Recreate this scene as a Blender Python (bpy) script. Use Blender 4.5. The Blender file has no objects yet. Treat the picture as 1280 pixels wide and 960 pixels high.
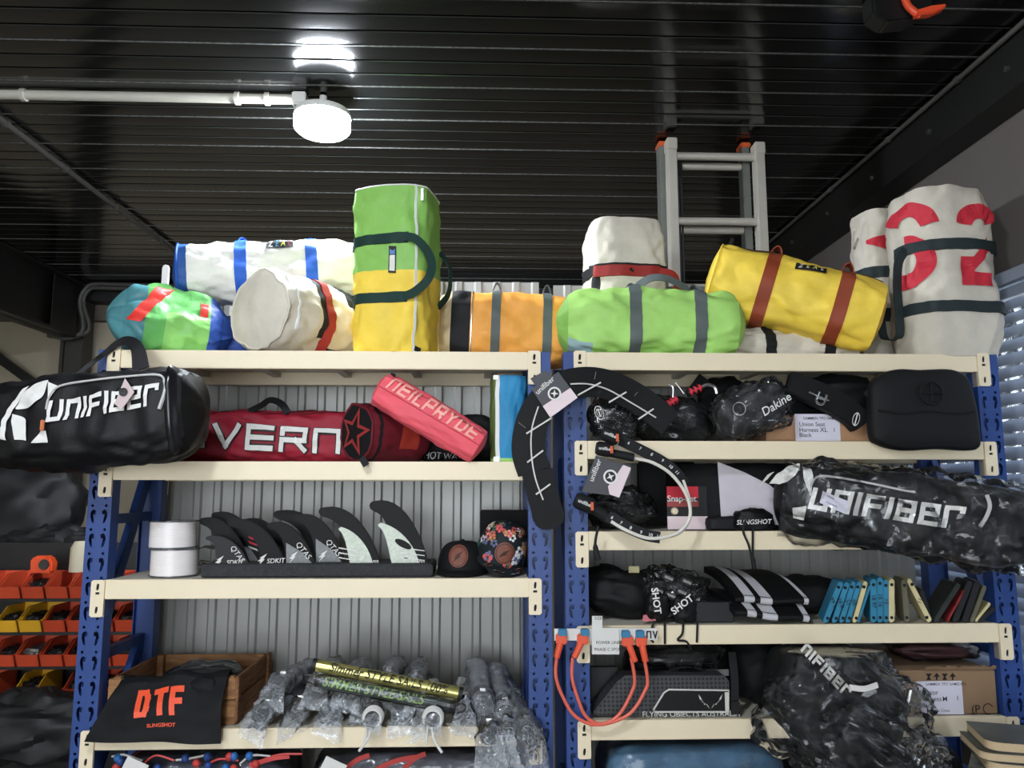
import bpy, bmesh, math, random
from math import sin, cos, pi, radians, copysign, asin, sqrt, atan2
from mathutils import Vector, Matrix, Euler, noise

V = Vector
sc = bpy.context.scene
col = sc.collection
random.seed(7)

# ------------------------------------------------------------------ camera
FPX = 967.0; YAW = radians(1.9); PIT = radians(7.66); ZC = 1.765
cam_d = bpy.data.cameras.new('camera'); cam = bpy.data.objects.new('camera', cam_d); col.objects.link(cam)
cam_d.sensor_width = 36.0; cam_d.lens = FPX / 1280 * 36.0; cam_d.clip_start = 0.05
cam.location = (0, 0, ZC)
cam.rotation_euler = Euler((pi / 2 + PIT, 0, -YAW), 'XYZ')
sc.camera = cam
_F = V((sin(YAW) * cos(PIT), cos(YAW) * cos(PIT), sin(PIT))); _R = V((cos(YAW), -sin(YAW), 0)); _U = _R.cross(_F)
def W(px, py, Y):
    """point at depth Y that the photograph shows at pixel px, py"""
    d = _F * FPX + _R * (px - 640) + _U * (480 - py)
    return V((0, 0, ZC)) + d * (Y / d.y)

# ------------------------------------------------------------------ world, exposure
wd = bpy.data.worlds.new('world'); sc.world = wd; wd.use_nodes = True
bg = wd.node_tree.nodes['Background']; bg.inputs[0].default_value = (0.80, 0.90, 1.0, 1); bg.inputs[1].default_value = 6.0
vs = sc.view_settings
vs.view_transform = 'Standard'; vs.look = 'None'; vs.exposure = 0.1; vs.gamma = 1.0; vs.use_curve_mapping = False
try:
    sc.cycles.transparent_max_bounces = 24; sc.cycles.max_bounces = 8; sc.cycles.sample_clamp_indirect = 4.0
except Exception: pass
# daylight through the open roller door behind the camera
def area(name, loc, target, sx, sy, power, color):
    l = bpy.data.lights.new(name, 'AREA'); l.shape = 'RECTANGLE'; l.size = sx; l.size_y = sy; l.energy = power; l.color = color
    o = bpy.data.objects.new(name, l); col.objects.link(o); o.location = loc
    o.rotation_euler = (V(target) - V(loc)).to_track_quat('-Z', 'Y').to_euler(); return o
area('door_daylight', (-1.6, -4.9, 1.7), (-0.6, 3.5, 1.5), 4.6, 3.2, 90, (1.0, 0.96, 0.90))
LAMP_W = 330.0      # emission of each LED panel

# ------------------------------------------------------------------ materials
def lin(c):
    return tuple(((x / 255) / 12.92 if x <= 10 else (((x / 255) + .055) / 1.055) ** 2.4) for x in c)
_mats = {}
def mat(name, rgb, rough=.6, metal=0., var=.0, vs=6., bump=0., bs=60., spec=.5, emit=0., rgb2=None, coat=0., stretch=None, dist=.002):
    if name in _mats: return _mats[name]
    m = bpy.data.materials.new(name); m.use_nodes = True; nt = m.node_tree; N = nt.nodes; L = nt.links
    b = N['Principled BSDF']; c = lin(rgb)
    b.inputs['Base Color'].default_value = (*c, 1); b.inputs['Roughness'].default_value = rough
    b.inputs['Metallic'].default_value = metal; b.inputs['Specular IOR Level'].default_value = spec
    b.inputs['Coat Weight'].default_value = coat
    tc = N.new('ShaderNodeTexCoord'); src = tc.outputs['Object']
    if stretch:
        mp = N.new('ShaderNodeMapping'); mp.inputs['Scale'].default_value = stretch; L.new(src, mp.inputs[0]); src = mp.outputs[0]
    if var or rgb2:
        n = N.new('ShaderNodeTexNoise'); n.inputs['Scale'].default_value = vs; n.inputs['Detail'].default_value = 5; n.inputs['Roughness'].default_value = .6
        L.new(src, n.inputs['Vector']); r = N.new('ShaderNodeValToRGB'); L.new(n.outputs[0], r.inputs[0])
        r.color_ramp.elements[0].position = .34; r.color_ramp.elements[1].position = .68
        c2 = lin(rgb2) if rgb2 else tuple(min(1, x * (1 + var)) for x in c)
        c1 = c if rgb2 else tuple(x * (1 - var) for x in c)
        r.color_ramp.elements[0].color = (*c1, 1); r.color_ramp.elements[1].color = (*c2, 1)
        L.new(r.outputs[0], b.inputs['Base Color'])
    if bump:
        n2 = N.new('ShaderNodeTexNoise'); n2.inputs['Scale'].default_value = bs; n2.inputs['Detail'].default_value = 4
        L.new(src, n2.inputs['Vector']); bp = N.new('ShaderNodeBump'); bp.inputs['Strength'].default_value = bump; bp.inputs['Distance'].default_value = dist
        L.new(n2.outputs[0], bp.inputs['Height']); L.new(bp.outputs[0], b.inputs['Normal'])
    if emit:
        b.inputs['Emission Color'].default_value = (*c, 1); b.inputs['Emission Strength'].default_value = emit
    _mats[name] = m; return m
def cloth(name, rgb, rough=.75, var=.10, vs=7, bump=.5, bs=25, spec=.3, dist=.006):
    return mat(name, rgb, rough, 0, var, vs, bump, bs, spec, dist=dist)
def film(name, tint=(225, 230, 235), haze=.10, streak=.55, sc_=14., wid=.05):
    """thin clear plastic: transparent, glossy, with milky creases"""
    if name in _mats: return _mats[name]
    m = bpy.data.materials.new(name); m.use_nodes = True; nt = m.node_tree; N = nt.nodes; L = nt.links
    N.remove(N['Principled BSDF']); out = N['Material Output']
    tr = N.new('ShaderNodeBsdfTransparent'); tr.inputs[0].default_value = (.97, .97, .97, 1)
    pb = N.new('ShaderNodeBsdfPrincipled'); pb.inputs['Base Color'].default_value = (*lin(tint), 1); pb.inputs['Roughness'].default_value = .3
    gl = N.new('ShaderNodeBsdfGlossy'); gl.inputs['Roughness'].default_value = .09
    tc = N.new('ShaderNodeTexCoord'); n = N.new('ShaderNodeTexNoise'); n.inputs['Scale'].default_value = sc_; n.inputs['Detail'].default_value = 4; n.inputs['Distortion'].default_value = 1.0
    L.new(tc.outputs['Object'], n.inputs['Vector'])
    s1 = N.new('ShaderNodeMath'); s1.operation = 'SUBTRACT'; s1.inputs[1].default_value = .5; L.new(n.outputs[0], s1.inputs[0])
    s2 = N.new('ShaderNodeMath'); s2.operation = 'ABSOLUTE'; L.new(s1.outputs[0], s2.inputs[0])
    r = N.new('ShaderNodeMapRange'); r.inputs[1].default_value = 0.; r.inputs[2].default_value = wid; r.inputs[3].default_value = streak; r.inputs[4].default_value = haze
    L.new(s2.outputs[0], r.inputs[0])
    m1 = N.new('ShaderNodeMixShader'); L.new(r.outputs[0], m1.inputs[0]); L.new(tr.outputs[0], m1.inputs[1]); L.new(pb.outputs[0], m1.inputs[2])
    bp = N.new('ShaderNodeBump'); bp.inputs['Strength'].default_value = .7; bp.inputs['Distance'].default_value = .01; L.new(n.outputs[0], bp.inputs['Height'])
    L.new(bp.outputs[0], gl.inputs['Normal'])
    fr = N.new('ShaderNodeLayerWeight'); fr.inputs[0].default_value = .30; L.new(bp.outputs[0], fr.inputs['Normal'])
    m2 = N.new('ShaderNodeMixShader'); L.new(fr.outputs['Fresnel'], m2.inputs[0]); L.new(m1.outputs[0], m2.inputs[1]); L.new(gl.outputs[0], m2.inputs[2])
    L.new(m2.outputs[0], out.inputs[0]); _mats[name] = m; return m

# ------------------------------------------------------------------ mesh collector
class MB:
    def __init__(s): s.v = []; s.f = []; s.m = []
    def add(s, vs, fs, mi=0, M=None):
        o = len(s.v); s.v += [(M @ V(p)) if M else V(p) for p in vs]
        s.f += [tuple(i + o for i in q) for q in fs]; s.m += [mi] * len(fs); return s
    def box(s, lo, hi, mi=0, M=None):
        x, y, z = lo; X, Y, Z = hi
        return s.add([(x, y, z), (X, y, z), (X, Y, z), (x, Y, z), (x, y, Z), (X, y, Z), (X, Y, Z), (x, Y, Z)],
                     [(0, 3, 2, 1), (4, 5, 6, 7), (0, 1, 5, 4), (1, 2, 6, 5), (2, 3, 7, 6), (3, 0, 4, 7)], mi, M)
    def prism(s, pts, y0, y1, mi=0, M=None):
        """outline in x,z pushed along y"""
        n = len(pts); vs = [(p[0], y0, p[1]) for p in pts] + [(p[0], y1, p[1]) for p in pts]
        fs = [tuple(range(n)), tuple(range(2 * n - 1, n - 1, -1))] + [(i, n + i, n + (i + 1) % n, (i + 1) % n) for i in range(n)]
        return s.add(vs, fs, mi, M)
    def grid(s, fn, nu, nv, mi=0, closeu=False, closev=False, mif=None):
        o = len(s.v); NU = nu if closeu else nu + 1; NV = nv if closev else nv + 1
        for i in range(NU):
            for j in range(NV): s.v.append(V(fn(i / nu, j / nv)))
        for i in range(nu):
            for j in range(nv):
                a = i; b = (i + 1) % NU; c = j; d = (j + 1) % NV
                s.f.append((o + a * NV + c, o + b * NV + c, o + b * NV + d, o + a * NV + d))
                s.m.append(mif((i + .5) / nu, (j + .5) / nv) if mif else mi)
        return s
    def tube(s, path, r, seg=8, mi=0, cap=True, closed=False):
        P = [V(p) for p in path]; n = len(P); o = len(s.v); up = None
        for i, p in enumerate(P):
            t = (P[(i + 1) % n] - P[i - 1]) if closed else (P[min(i + 1, n - 1)] - P[max(i - 1, 0)])
            if t.length < 1e-9: t = V((0, 0, 1))
            t.normalize()
            if up is None: up = t.orthogonal().normalized()
            else:
                up = up - t * up.dot(t); up = up.normalized() if up.length > 1e-6 else t.orthogonal().normalized()
            w = t.cross(up); rr = r[i] if isinstance(r, (list, tuple)) else r
            for k in range(seg):
                a = 2 * pi * k / seg; s.v.append(p + (up * cos(a) + w * sin(a)) * rr)
        m = n if closed else n - 1
        for i in range(m):
            j = (i + 1) % n
            for k in range(seg):
                l = (k + 1) % seg; s.f.append((o + i * seg + k, o + i * seg + l, o + j * seg + l, o + j * seg + k)); s.m.append(mi)
        if cap and not closed:
            s.f.append(tuple(o + k for k in range(seg - 1, -1, -1))); s.m.append(mi)
            s.f.append(tuple(o + (n - 1) * seg + k for k in range(seg))); s.m.append(mi)
        return s
    def ribbon(s, path, wid, thick, side=None, nrm=None, mi=0, closed=False):
        """flat band along a path; side = constant width direction, or nrm = constant face normal"""
        P = [V(p) for p in path]; n = len(P); o = len(s.v)
        for i, p in enumerate(P):
            t = ((P[(i + 1) % n] - P[i - 1]) if closed else (P[min(i + 1, n - 1)] - P[max(i - 1, 0)])).normalized()
            if side is not None:
                sd = V(side).normalized(); nn = t.cross(sd).normalized()
            else:
                nn = V(nrm).normalized(); sd = nn.cross(t).normalized()
            w = (wid[i] if isinstance(wid, (list, tuple)) else wid) / 2; h = thick / 2
            s.v += [p - sd * w - nn * h, p + sd * w - nn * h, p + sd * w + nn * h, p - sd * w + nn * h]
        for i in range(n if closed else n - 1):
            j = (i + 1) % n
            for k in range(4):
                l = (k + 1) % 4; s.f.append((o + i * 4 + k, o + j * 4 + k, o + j * 4 + l, o + i * 4 + l)); s.m.append(mi)
        if not closed:
            s.f.append((o, o + 1, o + 2, o + 3)); s.f.append(tuple(o + (n - 1) * 4 + k for k in (3, 2, 1, 0))); s.m += [mi, mi]
        return s
    def lathe(s, prof, seg=24, mi=0, M=None):
        """profile (r, z) turned about z"""
        o = len(s.v)
        for r, z in prof:
            for k in range(seg):
                a = 2 * pi * k / seg; p = V((r * cos(a), r * sin(a), z)); s.v.append(M @ p if M else p)
        for i in range(len(prof) - 1):
            for k in range(seg):
                l = (k + 1) % seg; s.f.append((o + i * seg + k, o + i * seg + l, o + (i + 1) * seg + l, o + (i + 1) * seg + k)); s.m.append(mi)
        return s
    def mesh(s, name, mats, smooth=True, ang=38, bevel=0):
        me = bpy.data.meshes.new(name); me.from_pydata([tuple(p) for p in s.v], [], s.f)
        for m in (mats if isinstance(mats, (list, tuple)) else [mats]): me.materials.append(m)
        me.polygons.foreach_set('material_index', s.m)
        bm = bmesh.new(); bm.from_mesh(me); bmesh.ops.remove_doubles(bm, verts=bm.verts, dist=1e-6)
        if bevel: bmesh.ops.bevel(bm, geom=[e for e in bm.edges if len(e.link_faces) == 2 and e.calc_face_angle(0) > .7], offset=bevel, segments=2, affect='EDGES', clamp_overlap=True)
        bmesh.ops.recalc_face_normals(bm, faces=bm.faces); bm.to_mesh(me); bm.free()
        if smooth:
            me.polygons.foreach_set('use_smooth', [True] * len(me.polygons)); me.set_sharp_from_angle(angle=radians(ang))
        me.update(); return me

def ob(name, me, parent=None):
    o = bpy.data.objects.new(name, me); col.objects.link(o)
    if parent: o.parent = parent
    return o
def part(parent, name, mb, mats, label=None, **k):
    o = ob(name, mb.mesh(name, mats, **k), parent)
    if label: o['label'] = label
    return o
def thing(name, label, cat, group=None):
    o = bpy.data.objects.new(name, None); o.empty_display_size = .05; col.objects.link(o)
    o['label'] = label; o['category'] = cat
    if group: o['group'] = group
    return o
def _walk(o):
    for c in o.children:
        yield c
        yield from _walk(c)
def done(root):
    """parts are modelled in world space; move the root to the base of the thing and keep the parts in place"""
    lo = V((1e9,) * 3); hi = V((-1e9,) * 3); kids = list(_walk(root)) if root.type == 'EMPTY' else [root] + list(_walk(root))
    for c in kids:
        if c.type != 'MESH': continue
        for v in c.data.vertices:
            p = v.co + c.location
            for k in range(3): lo[k] = min(lo[k], p[k]); hi[k] = max(hi[k], p[k])
    base = V(((lo.x + hi.x) / 2, (lo.y + hi.y) / 2, lo.z))
    for c in kids:
        if c.type != 'MESH': continue
        if c.data.users == 1: c.data.transform(Matrix.Translation(-base))
        else: c.location -= base
    root.location = base; return root
def single(name, label, cat, mb, mats, group=None, **k):
    o = ob(name, mb.mesh(name, mats, **k)); o['label'] = label; o['category'] = cat
    if group: o['group'] = group
    return done(o)
def struct(name, mb, mats, parent=None, **k):
    o = ob(name, mb.mesh(name, mats, **k), parent)
    if not parent: o['kind'] = 'structure'
    return o
def dup(o, off, label=None, parent=None):
    c = o.copy(); col.objects.link(c); c.parent = parent
    if parent is None:
        c.location = o.location + V(off)
        if label: c['label'] = label
    for ch in o.children: dup(ch, off, None, c)
    return c

# ------------------------------------------------------------------ flat outlines and lettering
def plate(outline, holes, thick):
    """sheet with real holes, outline in x,z, front face at y = 0"""
    cu = bpy.data.curves.new('plate', 'CURVE'); cu.dimensions = '2D'; cu.fill_mode = 'BOTH'; cu.extrude = thick / 2
    for loop in [outline] + list(holes):
        sp = cu.splines.new('POLY'); sp.points.add(len(loop) - 1); sp.use_cyclic_u = True
        for p, q in zip(sp.points, loop): p.co = (q[0], q[1], 0, 1)
    o = bpy.data.objects.new('plate', cu); me = bpy.data.meshes.new_from_object(o)
    vs = [(v.co.x, -v.co.z + thick / 2, v.co.y) for v in me.vertices]; fs = [tuple(p.vertices) for p in me.polygons]
    bpy.data.objects.remove(o); bpy.data.curves.remove(cu); bpy.data.meshes.remove(me)
    return vs, fs
_tx = {}
def text2d(s, size=1., bold=0., shear=0., align='CENTER', spacing=1.):
    k = (s, bold, shear, align, spacing)
    if k not in _tx:
        bb = bold
        while True:      # a bold offset can throw spikes: ease it until the outline is clean
            cu = bpy.data.curves.new('t', 'FONT'); cu.body = s; cu.size = 1; cu.align_x = align; cu.align_y = 'CENTER'; cu.offset = bb; cu.shear = shear; cu.space_character = spacing; cu.resolution_u = 3
            o = bpy.data.objects.new('t', cu); me = bpy.data.meshes.new_from_object(o)
            vv = [(v.co.x, v.co.y) for v in me.vertices]; ff = [tuple(p.vertices) for p in me.polygons]
            bpy.data.objects.remove(o); bpy.data.curves.remove(cu); bpy.data.meshes.remove(me)
            if bb < 1e-4 or all(abs(y) < .75 and abs(x) < len(s) * 1.0 for x, y in vv): break
            bb = bb * .6 if bb > .002 else 0.
        _tx[k] = (vv, ff)
    v, f = _tx[k]; return [(x * size, y * size) for x, y in v], f
GL = {'u': ([[(0, 1), (0, 0), (1, 0), (1, 1)]], 1), 'n': ([[(0, 0), (0, 1), (1, 1), (1, 0)]], 1), 'i': ([[(0, 0), (0, 1)]], .0),
      'F': ([[(0, 0), (0, 1), (1, 1)], [(0, .5), (.85, .5)]], 1), 'b': ([[(0, 0), (0, 1), (1, 1), (1, 0), (0, 0)], [(0, .5), (1, .5)]], 1),
      'e': ([[(1, 0), (0, 0), (0, 1), (1, 1), (1, .5), (0, .5)]], 1), 'r': ([[(0, 0), (0, 1), (1, 1), (1, .85)]], 1),
      'S': ([[(1, 1), (0, 1), (0, .5), (1, .5), (1, 0), (0, 0)]], 1), 'E': ([[(1, 1), (0, 1), (0, 0), (1, 0)], [(0, .5), (1, .5)]], 1),
      'V': ([[(0, 1), (.5, 0), (1, 1)]], 1), 'R': ([[(0, 0), (0, 1), (1, 1), (1, .45), (0, .45)], [(.6, .45), (1, 0)]], 1),
      'N': ([[(0, 0), (0, 1), (1, 1), (1, 0)]], 1), 'M': ([[(0, 0), (0, 1), (1, 0), (1, 1)]], 1), 'I': ([[(0, 0), (0, 1)]], .0), 'L': ([[(0, 1), (0, 0), (1, 0)]], .85),
      'P': ([[(0, 0), (0, 1), (1, 1), (1, .45), (0, .45)]], 1), 'Y': ([[(0, 1), (.5, .5), (1, 1)], [(.5, .5), (.5, 0)]], 1),
      'D': ([[(0, 0), (0, 1), (.75, 1), (1, .75), (1, .25), (.75, 0), (0, 0)]], 1), 'T': ([[(0, 1), (1, 1)], [(.5, 1), (.5, 0)]], 1)}
def strokes(txt, h, w, t, gap, shear=0., sub=4):
    """block lettering made of bars; returns flat verts and quads, lower left at 0,0"""
    vs = []; fs = []; x = 0
    for ch in txt:
        if ch == ' ': x += w * .6; continue
        lines, ww = GL[ch]
        for ln in lines:
            P = [V((x + t / 2 + p[0] * w * ww, t / 2 + p[1] * (h - t))) for p in ln]
            for i in range(len(P) - 1):
                a, b = P[i].copy(), P[i + 1].copy(); d = (b - a); d.normalize(); a = a - d * t / 2; b = b + d * t / 2
                n = V((-d.y, d.x)) * t / 2; o = len(vs)
                for k in range(sub + 1):
                    q = a.lerp(b, k / sub); vs += [q + n, q - n]
                fs += [(o + 2 * k, o + 2 * k + 1, o + 2 * k + 3, o + 2 * k + 2) for k in range(sub)]
        x += w * ww + t + gap
    return [(p[0] + p[1] * shear, p[1]) for p in vs], fs, x - gap
def decal(parent, name, vf, fn, m, label=None):
    mb = MB(); mb.add([fn(*p) for p in vf[0]], vf[1]); return part(parent, name, mb, m, label, smooth=False)
def facing(c, ux=(1, 0, 0), uz=(0, 0, 1), off=.0012):
    """map x,y of lettering on a plane at c whose right is ux and up is uz"""
    c = V(c); ux = V(ux).normalized(); uz = V(uz).normalized(); n = ux.cross(uz)
    return lambda x, y: c + ux * x + uz * y + n * off
def fillpoly(pts, n=1):
    """triangle-free n-gon as decal data"""
    return list(pts), [tuple(range(len(pts)))]
def gridpoly(quad, nu, nv):
    """four corners -> fine grid so that it can lie on a curved surface"""
    a, b, c, d = [V(p) for p in quad]; vs = []; fs = []
    for i in range(nu + 1):
        for j in range(nv + 1):
            u, v = i / nu, j / nv; vs.append(tuple((a * (1 - u) + b * u) * (1 - v) + (d * (1 - u) + c * u) * v))
    for i in range(nu):
        for j in range(nv): fs.append((i * (nv + 1) + j, (i + 1) * (nv + 1) + j, (i + 1) * (nv + 1) + j + 1, i * (nv + 1) + j + 1))
    return vs, fs
def arc2(cx, cy, r0, r1, a0, a1, n=18, sx=1.):
    vs = []; fs = []; m = 4 if r1 - r0 > .05 else 1
    for i in range(n + 1):
        a = radians(a0 + (a1 - a0) * i / n); vs += [(cx + sx * (r0 + (r1 - r0) * k / m) * cos(a), cy + (r0 + (r1 - r0) * k / m) * sin(a)) for k in range(m + 1)]
    fs = [(i * (m + 1) + k, i * (m + 1) + k + 1, (i + 1) * (m + 1) + k + 1, (i + 1) * (m + 1) + k) for i in range(n) for k in range(m)]; return vs, fs
def join2(*ds):
    vs = []; fs = []
    for v, f in ds:
        o = len(vs); vs += list(v); fs += [tuple(i + o for i in q) for q in f]
    return vs, fs
def smooth_path(pts, n=6):
    P = [V(p) for p in pts]; out = []
    for i in range(len(P) - 1):
        a, b, c, d = P[max(i - 1, 0)], P[i], P[i + 1], P[min(i + 2, len(P) - 1)]
        for k in range(n):
            t = k / n; out.append(.5 * ((2 * b) + (c - a) * t + (2 * a - 5 * b + 4 * c - d) * t * t + (3 * b - a - 3 * c + d) * t ** 3))
    return out + [P[-1]]

# ================================================================== the room
ZCEIL = 3.90; XL, XR, YB, YF = -6.5, 2.64, 8.4, -5.0
m_wall = mat('painted wall', (172, 160, 138), .85, var=.06, vs=1.5, bump=.15, bs=80)
m_wallr = mat('shaded wall paint', (100, 93, 89), .85, var=.06, vs=1.5, bump=.15, bs=80)  # wall paint darkened, the low light on this wall put into its colour
m_conc = mat('concrete floor', (118, 114, 108), .7, var=.15, vs=2.5, bump=.2, bs=40)
m_deck = mat('black steel deck', (14, 15, 15), .14, 0, var=.25, vs=1.2, bump=.05, bs=3, spec=.6, stretch=(.25, 1, 1))
m_deck2 = mat('deck edge highlight', (60, 62, 60), .35, .5, var=.35, vs=3.)  # lighter grey paints the light that the pan edges catch
m_seam = mat('bright deck seam', (104, 104, 100), .4, .4, var=.4, vs=60.)
m_bsteel = mat('black steel beam', (22, 21, 20), .45, 0, var=.3, vs=3, bump=.1, bs=30)
m_gsteel = mat('grey steel column', (62, 60, 56), .5, .3, var=.2, vs=4)

struct('floor', MB().box((XL, YF, -.1), (XR, YB, 0)), m_conc)
ceil = struct('ceiling', MB().box((XL - .2, YF - .2, ZCEIL + .05), (XR + .3, YB + .2, ZCEIL + .2)), m_bsteel)
PITCH = .1275
def pan_mesh(seam):
    b = MB(); x0, x1 = XL, XR - .02
    prof = [(0, .05), (.002, .003), (.006, 0), (.03, -.0006), (.06, -.0010), (.09, -.0006), (.114, 0), (.118, .003), (.120, .05)]
    vs = [(x, y, z) for x in (x0, x1) for y, z in prof]; n = len(prof)
    for i in range(n - 1):
        b.add([vs[i], vs[i + 1], vs[n + i + 1], vs[n + i]], [(0, 1, 2, 3)], 1 if i in (1, n - 3) else 0)
    if seam: b.box((x0, .1165, -.004), (x1, .1205, .02), 2)
    return b.mesh('deck_pan', [m_deck, m_deck2, m_seam], smooth=True, ang=25)
pans = [pan_mesh(i == 0) for i in range(3)]
y = YF; k = 0
while y < YB - .1:
    o = ob('deck_pan', pans[k % 3], ceil); o.location = (0, y, ZCEIL); y += PITCH; k += 1

struct('wall_back', MB().box((XL - .2, YB, 0), (XR + .3, YB + .15, ZCEIL + .1)), m_wall)
struct('wall_left', MB().box((XL - .2, YF, 0), (XL, YB, ZCEIL + .1)), m_wall)
WY0, WY1, WZ0, WZ1 = 2.2, 5.4, .70, 2.80
struct('wall_right', MB().box((XR, YF, 0), (XR + .16, WY0, ZCEIL + .1)).box((XR, WY1, 0), (XR + .16, YB, ZCEIL + .1))
       .box((XR, WY0, 0), (XR + .16, WY1, WZ0)).box((XR, WY0, WZ1), (XR + .16, WY1, ZCEIL + .1)), m_wallr)
struct('wall_front', MB().box((XL, YF - .15, 0), (-4.0, YF, ZCEIL + .1)).box((.8, YF - .15, 0), (XR, YF, ZCEIL + .1)).box((-4.0, YF - .15, 3.3), (.8, YF, ZCEIL + .1)), m_wall)

# window with a venetian blind in the right wall
m_slat = mat('blind slat', (150, 158, 172), .5, var=.05, vs=3)
m_glass = film('window glass', haze=.02, streak=.03)
m_wfr = mat('window frame', (170, 172, 175), .5, .3)
win = ob('window_1', MB().box((XR + .06, WY0, WZ0), (XR + .12, WY0 + .06, WZ1)).box((XR + .06, WY1 - .06, WZ0), (XR + .12, WY1, WZ1))
         .box((XR + .06, WY0, WZ0), (XR + .12, WY1, WZ0 + .06)).box((XR + .06, WY0, WZ1 - .06), (XR + .12, WY1, WZ1)).mesh('window_frame', m_wfr))
win['kind'] = 'structure'
part(win, 'pane', MB().box((XR + .085, WY0 + .06, WZ0 + .06), (XR + .091, WY1 - .06, WZ1 - .06)), m_glass)
part(win, 'headrail', MB().box((XR - .075, WY0 - .02, WZ1 - .03), (XR - .005, WY1 + .02, WZ1 + .03)), m_slat)
slm = MB(); t = radians(62)
slm.prism([(-.034 * cos(t), -.034 * sin(t)), (-.033 * cos(t), -.036 * sin(t)), (.006, .0), (.036 * cos(t), .033 * sin(t)), (.034 * cos(t), .034 * sin(t)), (.001, .004)], WY0 - .01, WY1 + .01)
slat = slm.mesh('slat', m_slat)
z = WZ1 - .065
while z > WZ0 - .02:
    o = ob('slat', slat, win); o.location = (XR - .04, 0, z); z -= .0665
for yy in (WY0 + .35, WY1 - .9):
    part(win, 'ladder_cord', MB().tube([(XR - .075, yy, WZ1), (XR - .075, yy, WZ0)], .003, 5), m_slat)

# steel frame of the mezzanine
def ibeam(name, x, y0, y1, z0, z1, fw):
    b = MB(); b.box((x - .012, y0, z0), (x + .012, y1, z1)); b.box((x - fw / 2, y0, z0), (x + fw / 2, y1, z0 + .03)); b.box((x - fw / 2, y0, z1 - .03), (x + fw / 2, y1, z1))
    return struct(name, b, m_bsteel, smooth=False)
bl = ibeam('trim_1', -4.32, -4.9, 8.05, 3.30, ZCEIL - .006, .2)
part(bl, 'web_plate', MB().box((-4.26, 7.55, 3.33), (-4.25, 8.0, 3.86)), m_bsteel)
br = struct('trim_2', MB().box((2.46, YF + .1, 3.62), (XR, YB, ZCEIL - .006)), m_bsteel, smooth=False)
for yy in (3.35, 4.0, 4.65, 5.3, 5.95, 6.6):
    part(br, 'bolt', MB().lathe([(0, .016), (.014, .016), (.016, .01), (.016, 0)], 6, M=Matrix.Translation((2.46, yy, 3.73)) @ Matrix.Rotation(-pi / 2, 4, 'Y')), m_gsteel)
bb = struct('trim_3', MB().box((XL, 8.1, 3.72), (XR, 8.36, ZCEIL - .006)), m_bsteel, smooth=False)
struct('trim_4', MB().box((-4.4, 8.1, 0), (-4.22, 8.3, 3.72)).box((-4.44, 8.08, 0), (-4.405, 8.32, 3.3)), m_gsteel, smooth=False)
struct('trim_5', MB().box((XL, 8.30, 3.55), (XR, 8.395, 3.72)), mat('brown fascia', (96, 86, 76), .8), smooth=False)
# diagonal struts against the back wall
single('wall_brace', 'dark steel strut sloping down across the beige wall behind the hanging black bag', 'brace',
       MB().ribbon([W(-60, 405, 8.2), W(120, 535, 8.2)], .09, .05, nrm=(0, 1, 0)), m_bsteel)
single('wall_brace', 'grey steel strut sloping down to the column behind the orange bins', 'brace',
       MB().ribbon([W(30, 570, 8.0), W(82, 606, 8.0)], .09, .05, nrm=(0, 1, 0)), m_gsteel)

# corrugated sheets standing behind the racks
m_corr = mat('corrugated steel', (150, 150, 146), .36, .2, var=.06, vs=2, spec=.5)
def corrugated(label, x0, x1, z1, Y):
    b = MB(); p = .107; x = x0; pts = []
    while x < x1 - 1e-6:
        pts += [(x, .008), (x + .056, .008), (x + .067, 0), (x + .096, 0)]; x += p
    pts = [q for q in pts if q[0] <= x1] + [(x1, pts[-1][1])]; n = len(pts)
    b.add([(px, Y + d, zz) for zz in (0.02, z1) for px, d in pts] + [(px, Y + d + .004, zz) for zz in (0.02, z1) for px, d in pts],
          [(i, i + 1, n + i + 1, n + i) for i in range(n - 1)] + [(2 * n + i, 3 * n + i, 3 * n + i + 1, 2 * n + i + 1) for i in range(n - 1)]
          + [(n + i, n + i + 1, 3 * n + i + 1, 3 * n + i) for i in range(n - 1)] + [(0, n, 3 * n, 2 * n), (n - 1, 3 * n - 1, 4 * n - 1, 2 * n - 1)])
    return single('corrugated_sheet', label, 'metal sheet', b, m_corr, smooth=False)
corrugated('pale grey corrugated steel sheet behind the rack with the wooden crate', -1.735, .292, 2.915, 4.24)
corrugated('pale grey corrugated steel sheet behind the rack with the cardboard boxes', .374, 2.34, 2.90, 4.24)

# ------------------------------------------------------------------ lamps, conduits
m_led = mat('led diffuser', (236, 244, 255), .4, emit=LAMP_W)
m_white = mat('white plastic', (214, 212, 206), .5)
m_pvc = mat('grey conduit', (176, 172, 160), .5, var=.06)
m_dpvc = mat('dark grey conduit', (74, 72, 68), .5, var=.1)
def lamp(x, y, label):
    r = thing('ceiling_lamp', label, 'lamp')
    M = Matrix.Translation((x, y, ZCEIL - .006))
    part(r, 'led_diffuser', MB().lathe([(.135, -.115), (.15, -.135), (.15, -.19), (.13, -.21), (.07, -.222), (0, -.225)], 32, M=M), m_led, 'glowing white diffuser')
    part(r, 'housing', MB().lathe([(0, -.06), (.06, -.06), (.075, -.08), (.145, -.095), (.152, -.105), (.152, -.13), (.135, -.132), (0, -.128)], 32, M=M), m_white)
    part(r, 'stem', MB().tube([(x, y, ZCEIL - .01), (x, y, ZCEIL - .07)], .02, 10), m_white)
    return done(r)
LX, LY = -.90, 4.02
lamp(LX, LY, 'round glowing LED lamp hanging under the black steel deck')
lamp(-.9, .6, 'round LED lamp under the deck in front of the racks, outside the photograph')
lamp(-3.2, -2.0, 'round LED lamp under the deck beside the roller door, outside the photograph')
r = thing('junction_box', 'white junction box at the end of the pale conduit, next to the glowing lamp', 'junction box')
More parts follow.
